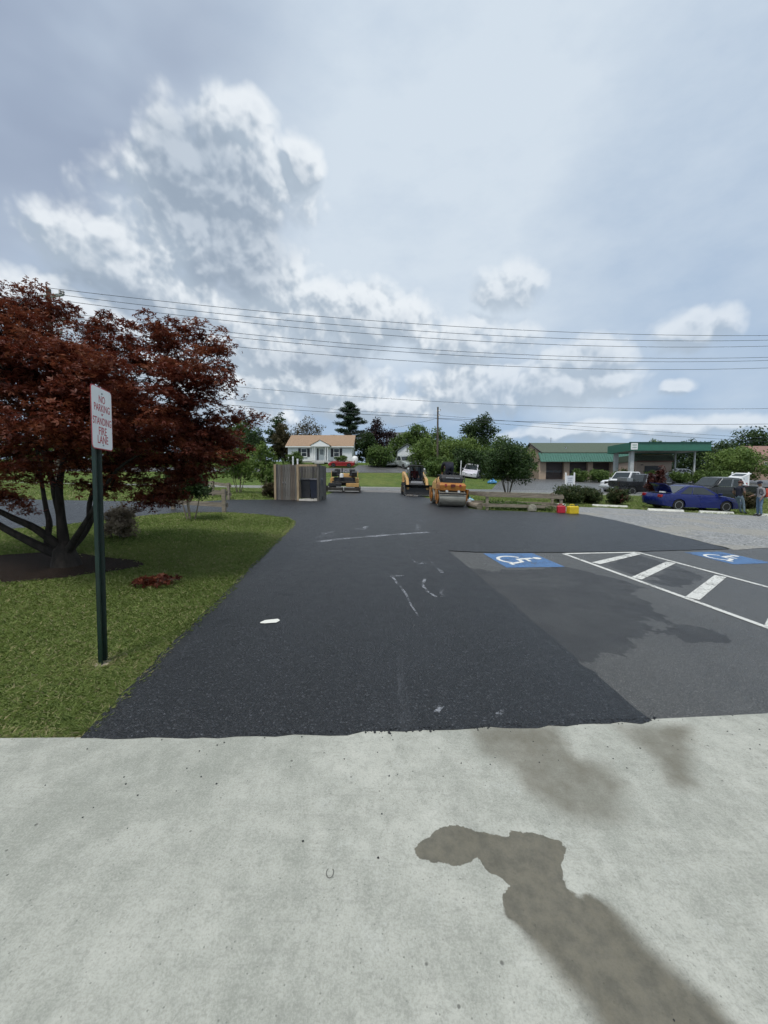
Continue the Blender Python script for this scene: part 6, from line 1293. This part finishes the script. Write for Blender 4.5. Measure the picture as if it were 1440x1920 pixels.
mb = MB(); mb.loft([[(-.17, -.14, .98), (.17, -.14, .98), (.17, -.34, .98), (-.17, -.34, .98)], [(-.19, -.13, 1.2), (.19, -.13, 1.2), (.19, -.38, 1.2), (-.19, -.38, 1.2)], [(-.14, -.14, 1.42), (.14, -.14, 1.42), (.14, -.28, 1.42), (-.14, -.28, 1.42)]]); mb.build('pack_body', plain('red_orange_pack', (.38, .045, .02), .5, var=.2), bpk, bevel=.04)
mb = MB(); mb.lathe([(.04, -.44), (.11, -.42), (.11, -.36), (.05, -.34)], (0, 0, 1.2), 'y', 16); mb.build('fan_cover', plain('pale_orange_cover', (.55, .17, .07), .5), bpk)
for s in (-1, 1): MB().tube([(s * .12, -.14, 1.40), (s * .13, .0, 1.47), (s * .13, .11, 1.36), (s * .13, .11, 1.15), (s * .15, -.12, 1.02)], .016, 6).build('strap', M_MBLACK, bpk, smooth=60)
# roller operator bent forward over the controls, seen from behind the drum
sit = dict(pelvis=(0, -.16, .0), spine=(0, -.12, .17), chest=(0, .06, .40), neck=(0, .20, .55), head=(0, .30, .62), look=(0, .9, -.6), hipL=(-.11, -.12, -.02), kneeL=(-.17, .28, .02), ankL=(-.17, .34, -.36), toeL=(-.17, .50, -.40), hipR=(.11, -.12, -.02), kneeR=(.17, .28, .02), ankR=(.17, .34, -.36), toeR=(.17, .50, -.40),
    shoL=(-.22, .08, .44), elbL=(-.31, .22, .22), wriL=(-.20, .42, .22), shoR=(.22, .08, .44), elbR=(.31, .22, .22), wriR=(.20, .42, .22))
M0 = rl.matrix_world.copy(); pt = M0 @ Vector((.06, .10, 0.96))
bent = dict(stand, pelvis=(0, -.12, .86), spine=(0, .02, .97), chest=(0, .20, .98), neck=(0, .35, .90), head=(0, .45, .83), look=(0, .6, -.8), hipL=(-.09, -.11, .82), kneeL=(-.09, .02, .46), ankL=(-.10, -.04, .10), toeL=(-.11, .14, .045), hipR=(.09, -.11, .82), kneeR=(.09, .02, .46), ankR=(.10, -.04, .10), toeR=(.11, .14, .045), shoL=(-.21, .22, .95), elbL=(-.20, .38, .72), wriL=(-.14, .48, .52), shoR=(.21, .22, .95), elbR=(.20, .38, .72), wriR=(.14, .48, .52))
person('operator in black clothes bent over with his back to us on the roller', bent, dict(skin=M_SKIN2, hair=M_BLACKC, top=M_BLACKC, sleeve=M_BLACKC, arm=M_BLACKC, legs=M_NAVY, shoe=M_BOOT), tuple(pt), R(12), 1.06, bulk=1.4)
sit2 = dict(sit, spine=(0, -.17, .17), chest=(0, -.15, .42), neck=(0, -.12, .60), head=(0, -.09, .735), look=(0, 1, -.1), shoL=(-.21, -.15, .52), elbL=(-.27, -.08, .25), wriL=(-.24, .16, .16), shoR=(.21, -.15, .52), elbR=(.27, -.08, .25), wriR=(.24, .16, .16))
pt = sk.matrix_world @ Vector((0, .16, 1.10))
person('operator in a maroon shirt and pale cap sitting in the loader cab', sit2, dict(skin=M_SKIN2, hair=M_HAIR, top=M_MAROON, sleeve=M_MAROON, arm=M_MAROON, legs=M_NAVY, shoe=M_BOOT), tuple(pt), R(184), 1.0, cap=plain('pale_cap', (.5, .5, .48), .9))

# asphalt crumbs and grit kicked onto the edge of the slab
def crumbs(name, lab, n, xs, m, s0, s1, spread_):
    V = []; Fc = []
    for i in range(n):
        x = random.uniform(*xs); ye = float(np.interp(x, [q[0] for q in CONC_EDGE], [q[1] for q in CONC_EDGE])); y = ye + .012 - abs(random.gauss(0, spread_)); s = random.uniform(s0, s1); z = H(x, y) + .028
        b = len(V); a0 = random.random() * 6
        for k, h in ((1.0, -.1), (.8, .55)):
            for q in range(5): V.append((x + s * k * random.uniform(.7, 1.2) * math.cos(a0 + q * 1.2566), y + s * k * random.uniform(.7, 1.2) * math.sin(a0 + q * 1.2566), z + h * s))
        Fc += [(b + 5, b + 6, b + 7, b + 8), (b + 5, b + 8, b + 9, b + 9)] + [(b + q, b + (q + 1) % 5, b + 5 + (q + 1) % 5, b + 5 + q) for q in range(5)]
    mb = MB(); mb.v = V; mb.f = [tuple(dict.fromkeys(f)) for f in Fc]; tag(mb.build(name, m), lab, 'grit', kind='stuff')
crumbs('asphalt_crumbs', 'dark asphalt crumbs along the edge of the concrete apron', 260, (-.7, 1.7), M_NEW, .003, .010, .020)
crumbs('loose_grit', 'sparse dark grit scattered over the concrete apron', 90, (-1.6, 2.4), M_NEW, .002, .005, .35)
